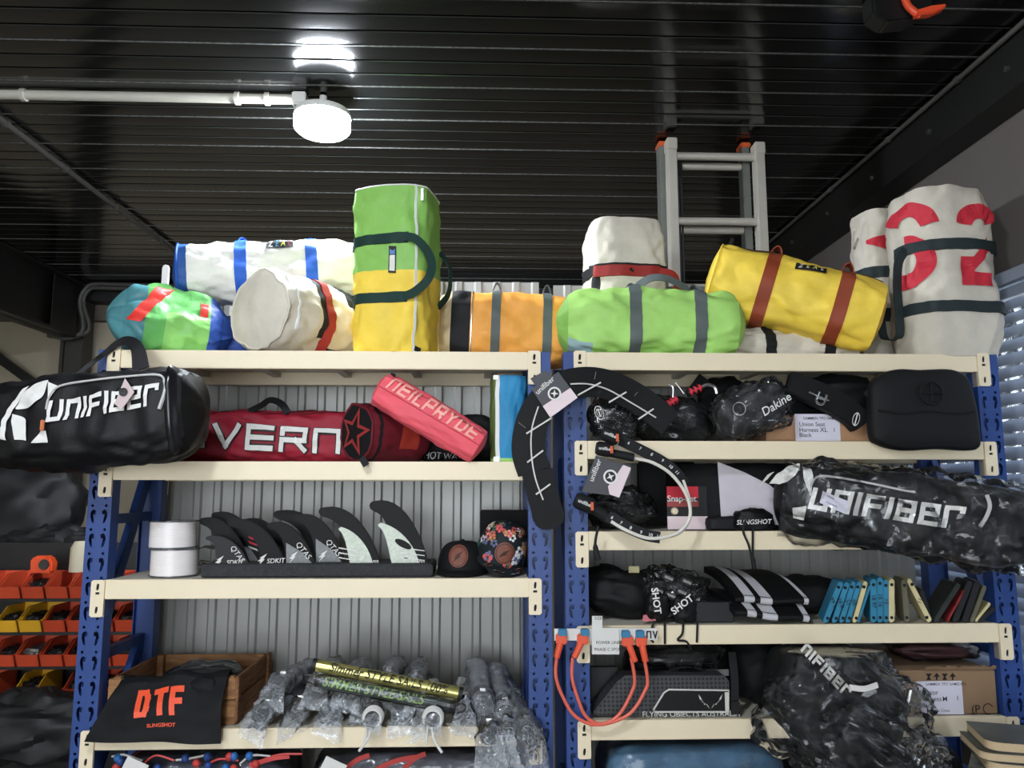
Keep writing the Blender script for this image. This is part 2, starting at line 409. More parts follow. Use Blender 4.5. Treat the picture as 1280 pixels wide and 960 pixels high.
part(r, 'box', MB().box((-1.06, 3.97, ZCEIL - .075), (-.985, 4.05, ZCEIL - .006)), m_white, bevel=.006)
part(r, 'lid', MB().box((-1.055, 3.975, ZCEIL - .083), (-.99, 4.045, ZCEIL - .075)), m_white)
done(r)
def conduit(label, path, rad, m, clips=()):
    r = thing('conduit', label, 'conduit'); part(r, 'pipe', MB().tube(path, rad, 10), m)
    for c, d in clips:
        part(r, 'clip', MB().tube([V(c) - V(d) * .012, V(c) + V(d) * .012], rad * 1.35, 10), m)
    return done(r)
cz = ZCEIL - .035
conduit('thick pale conduit running along the black deck to the glowing lamp', [(-2.78, 4.01, cz), (-1.06, 4.01, cz)], .026, m_pvc, [((-1.2, 4.01, cz), (1, 0, 0)), ((-2.5, 4.01, cz), (1, 0, 0)), ((-1.36, 4.01, cz), (1, 0, 0))])
conduit('thin grey conduit running back under the deck from the end of the pale conduit', [(-2.80, 3.4, cz), (-2.80, 7.9, cz)], .018, m_dpvc, [((-2.8, yy, cz), (0, 1, 0)) for yy in (4.35, 5.0, 5.7, 6.5)])
conduit('thin grey pipe running along the top of the black wall beam beside the ladder', [(2.44, 1.5, ZCEIL - .03), (2.44, 8.0, ZCEIL - .03)], .014, m_dpvc, [((2.44, yy, ZCEIL - .03), (0, 1, 0)) for yy in (3.7, 4.4, 5.2)])
def sbend(off):
    Y = 7.98; pts = [W(60 + off * .4, 419 + off * .25, Y), W(85, 423 - off * .25, Y), W(101 + off * 1.1, 416, Y), W(104 + off * 1.2, 404, Y), W(100.5 + off * .85, 385, Y), W(101 + off * .7, 371, Y), W(110 + off * .5, 358 + off * .5, Y), W(122, 355 + off * .8, Y), W(140, 355.5 + off * .8, Y), W(230, 358 + off * .8, Y)]
    return smooth_path(pts, 6)
conduit('outer of two dark conduits curling round the end of the steel beam', sbend(0), .022, m_dpvc)
conduit('inner of two dark conduits curling round the end of the steel beam', sbend(6), .020, m_dpvc)

# ------------------------------------------------------------------ ladder behind the right rack
m_alu = mat('aluminium', (196, 190, 178), .4, .3, var=.06, vs=8)
m_aluD = mat('darker aluminium', (112, 114, 108), .45, .3, var=.12)  # darker grey for the stiles of the rear section
m_orange = mat('orange plastic', (205, 88, 40), .5)
m_blackp = mat('black plastic', (20, 20, 20), .42, var=.2)
r = thing('extension_ladder', 'aluminium extension ladder leaning upright behind the rack of black gear up to the deck', 'ladder')
def stile(x0, x1, y0, y1, zt):
    b = MB(); b.box((x0, y0, .02), (x1, y0 + .006, zt)); b.box((x0, y1 - .006, .02), (x1, y1, zt)); b.box((x0, y0, .02), (x0 + .006, y1, zt)); return b
lx0 = W(838, 300, 4.4).x; lx1 = W(961, 300, 4.4).x; zt = 3.86
part(r, 'stile', MB().box((lx0, 4.40, .02), (lx0 + .055, 4.48, zt)), m_alu, bevel=.004)
part(r, 'stile', MB().box((lx1 - .055, 4.40, .02), (lx1, 4.48, zt - .02)), m_alu, bevel=.004)
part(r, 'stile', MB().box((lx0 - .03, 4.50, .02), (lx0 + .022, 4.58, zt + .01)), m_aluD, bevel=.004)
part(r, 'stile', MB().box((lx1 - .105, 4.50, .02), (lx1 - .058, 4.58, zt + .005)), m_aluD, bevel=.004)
for x0, x1, yy, zz in ((lx0 - .004, lx0 + .059, 4.395, zt), (lx1 - .059, lx1 + .004, 4.395, zt - .02)):
    part(r, 'end_cap', MB().box((x0, yy, zz - .07), (x1, 4.485, zz + .006)), m_alu, 'grey plastic end cap', bevel=.005)
for x0, x1 in ((lx0 - .034, lx0 + .03), (lx1 - .112, lx1 - .05)):
    part(r, 'hook_guide', MB().box((x0, 4.49, zt - .005), (x1, 4.59, zt + .026)), m_orange, 'orange plastic guide', bevel=.006)
z = W(900, 196, 4.44).z
while z > .2:
    part(r, 'rung', MB().tube([(lx0 + .03, 4.44, z), (lx1 - .03, 4.44, z)], .024, 12), m_alu)
    part(r, 'rung', MB().tube([(lx0, 4.54, z - .02), (lx1 - .07, 4.54, z - .02)], .024, 12), m_alu); z -= .41
part(r, 'pulley', MB().box((lx0 + .075, 4.47, W(900, 205, 4.44).z - .05), (lx0 + .105, 4.52, W(900, 196, 4.44).z + .03)), m_blackp, bevel=.006)
part(r, 'rope', MB().tube([(lx0 + .085, 4.5, W(900, 210, 4.44).z), (lx0 + .085, 4.5, .3)], .007, 6), m_blackp)
part(r, 'rope', MB().tube([(lx0 + .105, 4.51, W(900, 210, 4.44).z), (lx0 + .105, 4.51, .3)], .006, 6), m_blackp)
done(r)

# black holder with an orange hook hung under the deck
r = thing('hanging_holder', 'black holder with an orange plastic hook under the deck above the ladder', 'holder')
Y = 3.05
part(r, 'holder_body', MB().prism([(p.x, p.z) for p in (W(1088, -40, Y), W(1092, 16, Y), W(1110, 27, Y), W(1140, 24, Y), W(1165, 10, Y), W(1172, -40, Y))], Y, Y + .1), m_blackp, bevel=.01)
mo = mat('orange red plastic', (226, 78, 42), .45)
part(r, 'hook_stem', MB().tube(smooth_path([W(1128, -20, Y - .02), W(1133, 4, Y - .02), W(1143, 15, Y - .03), W(1150, 19, Y - .03)], 4), .016, 10), mo, 'orange stem')
part(r, 'hook_foot', MB().prism([(p.x, p.z) for p in (W(1138, 27, Y), W(1140, 20, Y), W(1158, 15, Y), W(1175, 13, Y), W(1174, 18, Y), W(1158, 25, Y))], Y - .05, Y - .01), mo, 'orange foot', bevel=.004)
done(r)

# ------------------------------------------------------------------ racks
YD = 3.55; DEP = .60
m_blue = mat('blue powder coat', (36, 66, 128), .42, var=.10, vs=5, bump=.05, bs=80)
m_cream = mat('cream powder coat', (234, 218, 186), .42, var=.03, vs=4)
m_deckp = mat('cream shelf panel', (206, 200, 184), .5, var=.05, vs=3)
m_dark = mat('dark hole', (12, 12, 14), .8)
PW, PD = .105, .075
def upright_mesh(H):
    holes = []; z = .06
    hook = [(.013, .030), (.026, .036), (.036, .026), (.038, .006), (.030, -.020), (.020, -.026), (.022, -.004), (.026, .014), (.015, .014)]
    dot = [(.0065 * cos(2 * pi * k / 8), .0065 * sin(2 * pi * k / 8)) for k in range(8)]
    while z < H - .05:
        for s in (-1, 1):
            holes.append([(PW / 2 + s * x * .98, z + q) for x, q in hook])
            holes.append([(PW / 2 + s * .030 + x, z - .0525 + q) for x, q in dot])
        z += .105
    b = MB(); b.add(*plate([(0, 0), (PW, 0), (PW, H), (0, H)], holes, .004))
    b.box((0, .004, 0), (.004, PD, H)); b.box((PW - .004, .004, 0), (PW, PD, H)); b.box((.004, PD - .03, 0), (PW - .004, PD - .026, H), 1)
    return b.mesh('upright', [m_blue, m_blue], smooth=False)
UPM = upright_mesh(2.394)
_br = []
def slot(cx, cz, w=.006, h=.013, sl=.006):
    return [(cx - w, cz - h), (cx + w * .4, cz - h - .002), (cx + w, cz - h * .2), (cx + w, cz + h), (cx - w * .4, cz + h + .002), (cx - w, cz + h * .2)]
def bracket_mesh(side, top):
    b = MB(); w, h = .058, .158
    hol = [slot(w / 2, h - .03), [(w / 2 - .009, h - .062), (w / 2 + .009, h - .062), (w / 2 + .009, h - .052), (w / 2 - .009, h - .052)], slot(w / 2, .03)]
    c = .008
    v, f = plate([(c, 0), (w - c, 0), (w, c), (w, h - c), (w - c, h), (c, h), (0, h - c), (0, c)], hol, .005)
    b.add(v, f)
    x = w - .004 if side < 0 else 0
    b.box((x, .004, 0), (x + .004, .05, h))
    b.box((.006, .0045, .01), (w - .006, .0052, h - .01), 1)
    return b.mesh('end_bracket', [m_cream, m_dark], smooth=False)
BRL, BRR = bracket_mesh(-1, 0), bracket_mesh(1, 0)
def rack(name_label, x0, x1, levels):
    r = thing('storage_rack', name_label, 'shelving rack')
    for x in (x0, x1 - PW):
        for yy, back in ((YD, False), (YD + DEP, True)):
            o = ob('upright', UPM, r); o.location = (x, yy, 0)
            if back: o.rotation_euler = (0, 0, pi); o.location = (x + PW, yy, 0)
    for x in (x0 + .02, x1 - .06):
        for z in (.35, .995, 1.60, 2.2):
            part(r, 'side_brace', MB().box((x, YD + .05, z), (x + .035, YD + DEP - .05, z + .045)), m_blue)
        for z0, z1 in ((.37, 1.0), (1.02, 1.90)):
            b = MB(); a = V((x + .017, YD + .06, z0)); c = V((x + .017, YD + DEP - .06, z1)); b.ribbon([a, c], .07, .03, nrm=(1, 0, 0)); part(r, 'diagonal_brace', b, m_blue)
    for z in levels:
        bx0, bx1 = x0 + .047 + .058, x1 - .047 - .058
        for fy, nm in ((YD - .008, 1), (YD + DEP - .04, 0)):
            b = MB(); b.prism([(fy, z - .083), (fy + .045, z - .083), (fy + .045, z - .02), (fy + .03, z - .02), (fy + .03, z), (fy, z)], 0, 1)
            b.v = [V((bx0 + (p.y) * (bx1 - bx0), p.x, p.z)) for p in b.v]
            bm_ = part(r, 'beam', b, m_cream, bevel=.003)
            for me, xx in ((BRL, x0 + .047), (BRR, bx1)):
                o = ob('end_bracket', me, bm_)
                if nm: o.location = (xx, fy - .006, z - .158 if z < 2.3 else z - .152)
                else: o.location = (xx + .058, fy + .052, z - .158); o.rotation_euler = (0, 0, pi)
        n = 5; w = (bx1 - bx0) / n
        for i in range(n):
            part(r, 'shelf_panel', MB().box((bx0 + i * w + .001, YD + .025, z - .018), (bx0 + (i + 1) * w - .001, YD + DEP - .012, z - .002)), m_deckp)
            part(r, 'panel_support', MB().box((bx0 + (i + .5) * w - .02, YD + .037, z - .045), (bx0 + (i + .5) * w + .02, YD + DEP - .04, z - .0185)), m_deckp)
    # world-space done(): sub-part locations are relative to their part
    return done(r)
ZL = [2.392, 1.884, 1.365, .736, .14]; ZR = [2.393, 1.980, 1.570, 1.157, .755, .14]
rack('blue and cream steel rack with the wooden crate and fins on its shelves', -1.775, .297, ZL)
rack('blue and cream steel rack with cardboard boxes and black gear on its shelves', .357, 2.425, ZR)

# ================================================================== bags
class Duffel:
    """soft tube along local x; th = 0 is the front (-y), pi/2 the top (+z)"""
    def __init__(s, L, ry, rz, M, p=2.4, wr=.010, seed=0, flat=None, bul=.03, rnd=.10, sag=0., ridge=0., taper=0.):
        s.L, s.ry, s.rz, s.M, s.p, s.wr, s.seed, s.flat, s.bul, s.rnd, s.sag, s.ridge, s.taper = L, ry, rz, M, p, wr * 1.5, seed, flat, bul, rnd, sag, ridge, taper
    def loc(s, a, th, off=0.):
        c, q = cos(th), sin(th); e = 2 / s.p
        y = -copysign(abs(c) ** e, c); z = copysign(abs(q) ** e, q)
        k = 1 - s.rnd * abs(2 * a - 1) ** 7 + s.taper * (a - .5); x = (a - .5) * s.L
        n = noise.noise((x * 6 + s.seed * 3.1, y * 1.9, z * 1.9)) * s.wr * 1.3 + noise.noise((x * 15 + s.seed, y * 5, z * 5 + 9)) * s.wr * .7
        n += (abs(noise.noise((x * 9 + z * 3, y * 3 + s.seed, 4.))) - .15) * s.wr * 1.1
        yy = y * (s.ry * k + n + off) * (1 - s.ridge * (z + 1) / 2); zz = z * (s.rz * k + n + off)
        if s.flat is not None and zz < -s.flat: zz = -s.flat + (zz + s.flat) * .12 - off * .0
        return V((x, yy, zz - s.sag * (1 - (2 * a - 1) ** 2)))
    def S(s, a, th, off=0.): return s.M @ s.loc(a, th, off)
    def th(s, v):
        """angle on the front half whose height is v"""
        q = max(-.999, min(.999, v / s.rz)); return asin(copysign(abs(q) ** (s.p / 2), q))
    def front(s, off=.004, x0=0., z0=0., rot=0.):
        """map lettering (metres along, metres up) on to the front"""
        c, n = cos(rot), sin(rot)
        return lambda x, y: s.S(.5 + (x0 + x * c - y * n) / s.L, s.th(z0 + x * n + y * c), off)
    def body(s, root, mats, mif=None, na=64, nt=64, name='body'):
        b = MB(); b.grid(lambda u, v: s.S(u, v * 2 * pi - pi), na, nt, closev=True, mif=(lambda u, v: mif(u, v * 2 * pi - pi)) if mif else None)
        return part(root, name, b, mats, ang=70)
    def cap(s, root, end, m, name='end_panel', nt=44, label=None):
        b = MB(); sg = -1 if end == 0 else 1
        def fn(u, v):
            q = 1 - u; p = s.loc(end, v * 2 * pi - pi); n = noise.noise((p.y * q * 9, p.z * q * 9, s.seed)) * s.wr * u
            c0 = V((p.x, 0, 0)); w = c0.lerp(p, q); w.x += sg * (s.bul * (1 - q * q) + n); return s.M @ w
        b.grid(fn, 8, nt, closev=True); return part(root, name, b, m, label, ang=70)
    def piping(s, root, end, m, r=.006):
        e = .005 if end == 0 else .995
        return part(root, 'piping', MB().tube([s.S(e, 2 * pi * k / 40 - pi, .002) for k in range(40)], r, 6, closed=True), m)
    def patch(s, root, name, a0, a1, t0, t1, m, off=.006, na=2, nt=28, label=None, slant=0.):
        b = MB(); b.grid(lambda u, v: s.S(a0 + (a1 - a0) * u + slant * v, t0 + (t1 - t0) * v, off if 0 < 1 else 0), na, nt)
        o = len(b.v); n = len(b.v)
        b2 = MB(); b2.grid(lambda u, v: s.S(a0 + (a1 - a0) * u + slant * v, t0 + (t1 - t0) * v, -.003), na, nt)
        b.v += b2.v; b.f += [tuple(i + n for i in reversed(f)) for f in b2.f]; b.m += b2.m
        NV = nt + 1
        for j in range(nt):
            for i in (0, na):
                p, q = i * NV + j, i * NV + j + 1; b.f.append((p, q, q + n, p + n)); b.m.append(0)
        for j in (0, nt):
            for i in range(na):
                p, q = i * NV + j, (i + 1) * NV + j; b.f.append((p, q, q + n, p + n)); b.m.append(0)
        return part(root, name, b, m, label, ang=60)
    def loop(s, root, name, aa, th, h, wid, m, thick=.006, lean=0., n=16):
        """webbing handle standing off the surface between positions aa[0], aa[1]"""
        pts = []
        for k in range(n + 1):
            u = k / n; q = sin(pi * u) ** .6
            pts.append(s.S(aa[0] + (aa[1] - aa[0]) * u, th + lean * q, h * q + .004))
        side = (s.S(.5, th + .25, .0) - s.S(.5, th - .25, .0)).normalized()
        return part(root, name, MB().ribbon(pts, wid, thick, side=side), m)
def rotm(loc, rz=0., ry=0., rx=0.):
    """tilt about own axis, then slope, then turn"""
    return Matrix.Translation(loc) @ Matrix.Rotation(rz, 4, 'Z') @ Matrix.Rotation(ry, 4, 'Y') @ Matrix.Rotation(rx, 4, 'X')
def upright_m(loc, turn=0., tilt=0.):
    return Matrix.Translation(loc) @ Matrix.Rotation(turn, 4, 'Z') @ Matrix.Rotation(tilt, 4, 'Y') @ Matrix(((0, 0, -1, 0), (0, 1, 0, 0), (1, 0, 0, 0), (0, 0, 0, 1)))

white = cloth('white sailcloth', (224, 222, 214), .6)
offwh = cloth('off white sailcloth', (206, 198, 182), .65)
blackw = cloth('black webbing', (24, 24, 26), .7, bs=200, dist=.001)
navyw = cloth('dark green webbing', (22, 52, 44), .7, bs=220, dist=.001)
bluew = cloth('blue webbing', (36, 84, 176), .6, bs=220, dist=.001)
redw = cloth('red webbing', (150, 44, 40), .6, bs=220, dist=.001)
brownw = cloth('rust webbing', (140, 62, 36), .6, bs=220, dist=.001)
greyw = cloth('grey webbing', (92, 100, 98), .6, bs=220, dist=.001)
green = cloth('leaf green cloth', (136, 188, 92), .55)
lime = cloth('lime cloth', (166, 214, 112), .55)
yellow = cloth('yellow cloth', (240, 206, 76), .55)
yellow2 = cloth('shaded yellow cloth', (226, 176, 72), .55)  # end panel of the yellow bag, its shade mixed into the colour
orange = cloth('orange cloth', (240, 166, 76), .55)
redc = cloth('red print', (200, 48, 62), .6)
m_silver = mat('bright metal', (200, 200, 198), .25, .9)
m_zip = mat('white zip', (225, 225, 220), .5)
m_lab = mat('black woven label', (18, 17, 18), .6)

def brand_label(root, D, x0, z0, w, h, rot=0., colours=((220, 200, 70),)):
    part_ = decal(root, 'woven_label', gridpoly([(-w / 2, -h / 2), (w / 2, -h / 2), (w / 2, h / 2), (-w / 2, h / 2)], 8, 3), D.front(.011, x0, z0, rot), m_lab, 'small woven brand label')
    n = len(colours)
    for i, (ch, c) in enumerate(zip('ZEAL', (colours * 4)[:4])):
        v, f = text2d(ch, h * .85, .01, .2); dx = (i - 1.5) * w * .23
        decal(part_, 'label_letter', ([(p[0] + dx, p[1]) for p in v], f), D.front(.0145, x0, z0, rot), mat('label thread %d %d %d' % c, c, .6))

ZT = ZL[0]
# --- white bag with blue straps
c = W(342, 341, 4.02); D = Duffel(.92, .16, .156, rotm(c, .20, radians(-5)), p=2.3, seed=2)
r = thing('sail_bag', 'long white sailcloth duffel with blue straps and a blue end', 'bag')
blue_e = cloth('blue end cloth', (44, 84, 150), .6); D.body(r, [white, blue_e], lambda a, th: 1 if a < .055 else 0, na=90); D.cap(r, 0, blue_e); D.cap(r, 1, white); D.piping(r, 0, bluew)
for a in (.335, .715):
    D.patch(r, 'strap', a - .032, a + .032, -1.2, 1.9, bluew); D.loop(r, 'handle_end', (a - .03, a + .03), 1.75, .045, .05, bluew)
brand_label(r, D, .045, .095, .135, .036, 0, ((210, 215, 210), (70, 150, 190), (225, 215, 70), (150, 60, 70)))
part(r, 'zip', MB().tube([D.S(.02 + .96 * k / 30, 1.75, .003) for k in range(31)], .004, 5), m_zip)
done(r)
# --- navy bag under it
c = W(300, 425, 4.02); c.z = ZT + .13; D = Duffel(.66, .14, .125, rotm(c, .05), p=2.6, seed=31, flat=.125)
r = thing('sail_bag', 'dark blue cloth bag squeezed under the white bag with blue straps', 'bag')
D.body(r, [cloth('navy cloth', (32, 62, 132), .6)]); D.cap(r, 0, cloth('navy cloth', (32, 62, 132), .6)); D.cap(r, 1, cloth('navy cloth', (32, 62, 132), .6)); D.patch(r, 'strap', .3, .36, -1, 1.6, blackw); done(r)
# --- green, blue and red kite-cloth bag
c = W(216, 405, 3.76); c.z = ZT + .165; M = rotm(c, radians(28), radians(4)); D = Duffel(.44, .20, .17, M, p=2.0, seed=5, flat=.165, wr=.02, ridge=.55, rnd=.35, bul=.07, taper=-.1)
r = thing('kite_cloth_bag', 'small slumped bag of green, teal and blue kite cloth with a red stripe', 'bag')
kg = cloth('kite green', (92, 160, 84), .45, bump=.8); kg2 = cloth('kite light green', (126, 184, 98), .45, bump=.8); kb = cloth('kite blue', (44, 74, 148), .5); kt = cloth('kite teal', (74, 128, 134), .4, var=.25)
kr = cloth('kite red', (224, 54, 44), .5)
D.body(r, [kt, kg, kg2, kb], lambda a, th: 0 if a < .2 else (3 if a > .85 else (2 if th < .2 and a > .4 else 1)), na=40)
D.cap(r, 0, kt); D.cap(r, 1, kb); D.patch(r, 'red_stripe', .02, .16, -.25, 1.15, kr, slant=.30, off=.007); D.patch(r, 'red_spot', .74, .82, .25, .75, kr, off=.007); done(r)
# --- white batten stick
p = W(208, 331, 4.1); b = MB(); pr = [(-.018, 0), (.018, 0), (.018, .05), (.012, .062), (0, .066), (-.012, .062), (-.018, .05)]
b.prism([(p.x - .018, ZT), (p.x + .018, ZT), (p.x + .018, p.z - .02), (p.x + .012, p.z - .006), (p.x, p.z), (p.x - .012, p.z - .006), (p.x - .018, p.z - .02)], 4.09, 4.105)
single('batten', 'white plastic batten with rounded tip standing behind the green kite-cloth bag', 'batten', b, m_white, bevel=.002)
# --- white round bag with red strap
a0 = W(324, 388, 3.56); a1 = V((a0.x + .27, 4.03, 0)); ang = atan2(a1.y - a0.y, a1.x - a0.x); LL = sqrt((a1.x - a0.x) ** 2 + (a1.y - a0.y) ** 2)
c = V(((a0.x + a1.x) / 2, (a0.y + a1.y) / 2, ZT + .196)); D = Duffel(LL, .195, .198, rotm(c, ang), p=2.05, seed=9, flat=.194, bul=.035)
r = thing('sail_bag', 'white sailcloth barrel bag with red strap and black stripes, round end at the shelf edge', 'bag')
D.body(r, [offwh, blackw], lambda a, th: 1 if (.38 < a < .50 and th > -.6) or (a > .78 and .35 < th < 1.5) or (a > .55 and th < -.75) else 0, na=60); D.cap(r, 0, offwh, 'end_panel'); D.cap(r, 1, offwh); D.piping(r, 0, offwh, .007)
D.patch(r, 'strap', .46, .56, -1.2, 1.6, redw, slant=.0); D.patch(r, 'zip', .10, .12, -.5, 1.5, m_zip, off=.004); done(r)
# --- upright green and yellow bag
c = W(497, 338, 3.74); zt = W(497, 240, 3.66).z; H = zt - ZT; c.z = ZT + H / 2; D = Duffel(H, .19, .192, upright_m(c, radians(-14)), p=3.2, seed=4, bul=.012, rnd=.06, wr=.009)
r = thing('sail_bag', 'green and yellow sailcloth bag standing upright with dark green straps', 'bag')
D.body(r, [yellow, green], lambda a, th: 1 if a > .475 else 0, na=50); D.cap(r, 0, yellow); D.cap(r, 1, green)
D.piping(r, 1, m_zip, .004)
part(r, 'zip', MB().ribbon([D.S(k / 40, -.72, .003) for k in range(41)], .012, .004, nrm=(.5, -.8, 0)), m_zip)
part(r, 'zip_pull', MB().box((-.006, -.003, -.03), (.006, .003, .03), M=Matrix.Translation(D.S(.93, -.86, .012))), m_silver)
for a in (.315, .665): D.patch(r, 'strap', a - .03, a + .03, -.45, 1.55, navyw, na=2)
pts = [D.S(.665, -.35, .008), D.S(.65, -.6, .03), D.S(.58, -.85, .06), D.S(.49, -.95, .075), D.S(.40, -.85, .065), D.S(.335, -.6, .035), D.S(.315, -.35, .008)]
part(r, 'handle', MB().ribbon(smooth_path(pts, 6), .040, .006, nrm=(.25, -.95, 0)), navyw)
part(r, 'handle', MB().ribbon(smooth_path([D.S(.66, -1.75, .0), D.S(.6, -1.8, .04), D.S(.5, -1.8, .05), D.S(.4, -1.8, .04), D.S(.32, -1.75, 0)], 5), .04, .006, nrm=(.9, -.3, 0)), navyw)
lb = decal(r, 'woven_label', gridpoly([(-.065, -.017), (.065, -.017), (.065, .017), (-.065, .017)], 4, 2), D.front(.006, .03, -.045), m_lab, 'black and white woven label')
decal(lb, 'label_print', gridpoly([(-.055, -.012), (.02, -.012), (.02, .012), (-.055, .012)], 4, 2), D.front(.008, .03, -.045), white)
decal(lb, 'label_print', gridpoly([(.025, -.012), (.05, -.012), (.05, .012), (.025, .012)], 2, 2), D.front(.008, .03, -.045), mat('label blue', (90, 130, 190), .6))
part(r, 'tab', MB().ribbon([D.S(.03, -.9, .008), D.S(.0, -.8, .02)], .03, .006, nrm=(.3, -.9, 0)), blackw)
done(r)
# --- orange bag with grey straps
c = W(630, 410, 4.0); h = (W(632, 366, 3.96).z - ZT) / 2; c.z = ZT + h; D = Duffel(.66, .15, h, rotm(c, .0, radians(2)), p=2.6, seed=12, flat=h - .004, bul=.045, rnd=.14)
r = thing('sail_bag', 'orange sailcloth duffel with grey straps and cream end behind the upright green bag', 'bag')
D.body(r, [cloth('cream cloth', (200, 180, 140), .7), blackw, orange], lambda a, th: 0 if a < .09 else (1 if a < .24 else 2), na=60); D.cap(r, 0, cloth('cream cloth', (200, 180, 140), .7)); D.cap(r, 1, orange)
for a in (.43, .83): D.patch(r, 'strap', a - .035, a + .035, -1.2, 1.7, greyw); D.loop(r, 'handle_end', (a - .03, a + .03), 1.5, .05, .05, greyw)
part(r, 'seam', MB().tube([D.S(.245, -1.3 + 3 * k / 20, .003) for k in range(21)], .004, 5), m_silver); done(r)
# --- white upright bag with red strap
c = W(779, 345, 4.06); zt = W(779, 281, 4.04).z; H = zt - ZT; c.z = ZT + H / 2; D = Duffel(H, .17, .205, upright_m(c, .1), p=3.4, seed=15, bul=.02, rnd=.12)
r = thing('sail_bag', 'white sailcloth bag standing upright behind the lime bag, red webbing across it', 'bag')
D.body(r, [offwh, blackw], lambda a, th: 1 if a < .60 and .75 < th < 1.15 else 0); D.cap(r, 0, offwh); D.cap(r, 1, offwh)
D.patch(r, 'strap', .60, .67, -.9, 1.7, blackw, na=2); D.patch(r, 'strap', .585, .655, -.55, 1.0, redw, off=.012, na=2)
part(r, 'handle', MB().ribbon(smooth_path([D.S(.62, -.5, .01), D.S(.60, -.9, .04), D.S(.5, -1.15, .06), D.S(.4, -1.1, .07)], 6), .045, .006, nrm=(.4, -.9, 0)), redw)
brand_label(r, D, -.07 * 0 - .03, -.075, .05, .035, 0, ((220, 220, 210),)); done(r)
# --- lime bag
c = W(812, 402, 3.72); h = (W(812, 366, 3.72).z - ZT) / 2; c.z = ZT + h; D = Duffel(.82, .155, h, rotm(c, radians(-2), radians(1)), p=2.7, seed=18, flat=h - .003, wr=.013, bul=.05, rnd=.18)
r = thing('sail_bag', 'lime green sailcloth duffel with two grey straps lying along the shelf edge', 'bag')
D.body(r, [lime, cloth('grey green print', (150, 176, 176), .6)], lambda a, th: 1 if a < .14 and th < -.55 else 0); D.cap(r, 0, green); D.cap(r, 1, lime)
for a in (.385, .765): D.patch(r, 'strap', a - .035, a + .035, -1.3, 1.75, greyw, slant=.01); D.loop(r, 'handle_end', (a - .03, a + .04), 1.7, .045, .055, greyw)
part(r, 'handle', MB().ribbon(smooth_path([D.S(.42, 1.4, .01), D.S(.50, 1.35, .05), D.S(.60, 1.3, .045), D.S(.72, 1.4, .01)], 6), .04, .006, nrm=(0, -.9, .4)), greyw); done(r)
# --- yellow bag with rust straps
c = W(990, 373, 3.80); D = Duffel(.81, .175, .185, rotm(c, radians(-16), radians(18)), p=2.5, seed=21, bul=.03, rnd=.08, wr=.009)
r = thing('sail_bag', 'bright yellow sailcloth duffel with rust brown straps, tilted over its neighbours', 'bag')
D.body(r, [yellow]); D.cap(r, 0, yellow); D.cap(r, 1, yellow2, label='yellow end panel with shade in its colour'); D.piping(r, 0, yellow, .006)
for a in (.33, .77): D.patch(r, 'strap', a - .04, a + .04, -1.5, 1.8, brownw); D.loop(r, 'handle_end', (a - .035, a + .035), 1.6, .05, .055, brownw)
brand_label(r, D, .04, .118, .145, .034, 0, ((205, 200, 190), (200, 190, 120), (225, 220, 120), (230, 220, 200)))
part(r, 'zip', MB().tube([D.S(.02 + .96 * k / 30, 1.45, .003) for k in range(31)], .005, 5), mat('dark zip', (60, 40, 24), .6))
part(r, 'zip_tab', MB().ribbon([D.S(.04, 1.5, .0), D.S(.045, 1.5, .05)], .02, .005, nrm=(0, -1, 0)), blackw); done(r)
# --- white bag lying underneath
c = W(985, 425, 3.86); c.z = ZT + .085; D = Duffel(.66, .11, .085, rotm(c, .02), p=2.4, seed=24, flat=.083)
r = thing('sail_bag', 'flat off-white bag with black strap lying under the yellow bag', 'bag')
D.body(r, [offwh]); D.cap(r, 0, offwh); D.cap(r, 1, offwh)
for a in (.30, .75): D.patch(r, 'strap', a - .04, a + .04, -1.2, 1.8, blackw)
done(r)
# --- white bag with the red numerals
dg = cloth('dark slate webbing', (38, 48, 50), .65, bs=220, dist=.001)
c = W(1176, 345, 3.70); zt = W(1176, 240, 3.60).z; H = zt - ZT + .012; c.z = ZT + H / 2 - .006; D = Duffel(H, .19, .226, upright_m(c, radians(4)), p=2.7, seed=27, bul=.02, rnd=.13)
r = thing('sail_bag', 'tall off-white sailcloth bag with big red numerals and dark bands, standing at the shelf end', 'bag')
D.body(r, [offwh]); D.cap(r, 0, offwh); D.cap(r, 1, offwh)
# numerals: x on the lettering = right, y = up
def upmap(off):
    def fn(x, y):      # past the flat front the print wraps round the side
        ax = abs(x); lim = .85 * D.rz; t_ = D.th(ax) if ax < lim else D.th(lim) + (ax - lim) / D.ry * .8
        return D.S(.5 + y / D.L, -copysign(t_, x), off)
    return fn
six = join2(arc2(-.145, .205, .075, .148, 10, 150, 18, 1.0), arc2(-.155, .052, .055, .135, -95, 97, 22, 1.0), gridpoly([(-.223, -.08), (-.155, -.083), (-.155, -.01), (-.223, .0)], 6, 4))
two = join2(arc2(.170, .205, .040, .118, 20, 172, 16, 1.0), gridpoly([(.06, -.085), (.22, -.085), (.22, -.02), (.06, -.02)], 8, 4), gridpoly([(.06, -.02), (.115, -.02), (.22, .09), (.22, .165)], 8, 6), gridpoly([(.06, -.02), (.12, -.02), (.145, .055), (.065, .055)], 4, 4))
def shifted(d, dx):
    vv = [(x + dx, y) for x, y in d[0]]; return vv, d[1]
six = shifted(six, -.115); two = shifted(two, -.095)
decal(r, 'numeral', six, upmap(.008), redc, 'red numeral'); decal(r, 'numeral', two, upmap(.008), redc, 'red numeral')
for y0, sl in ((.118, .0), (-.185, .0)): D.patch(r, 'strap', .5 + (y0 - .026) / D.L, .5 + (y0 + .026) / D.L, -1.6, 1.6, dg, na=2, off=.013)
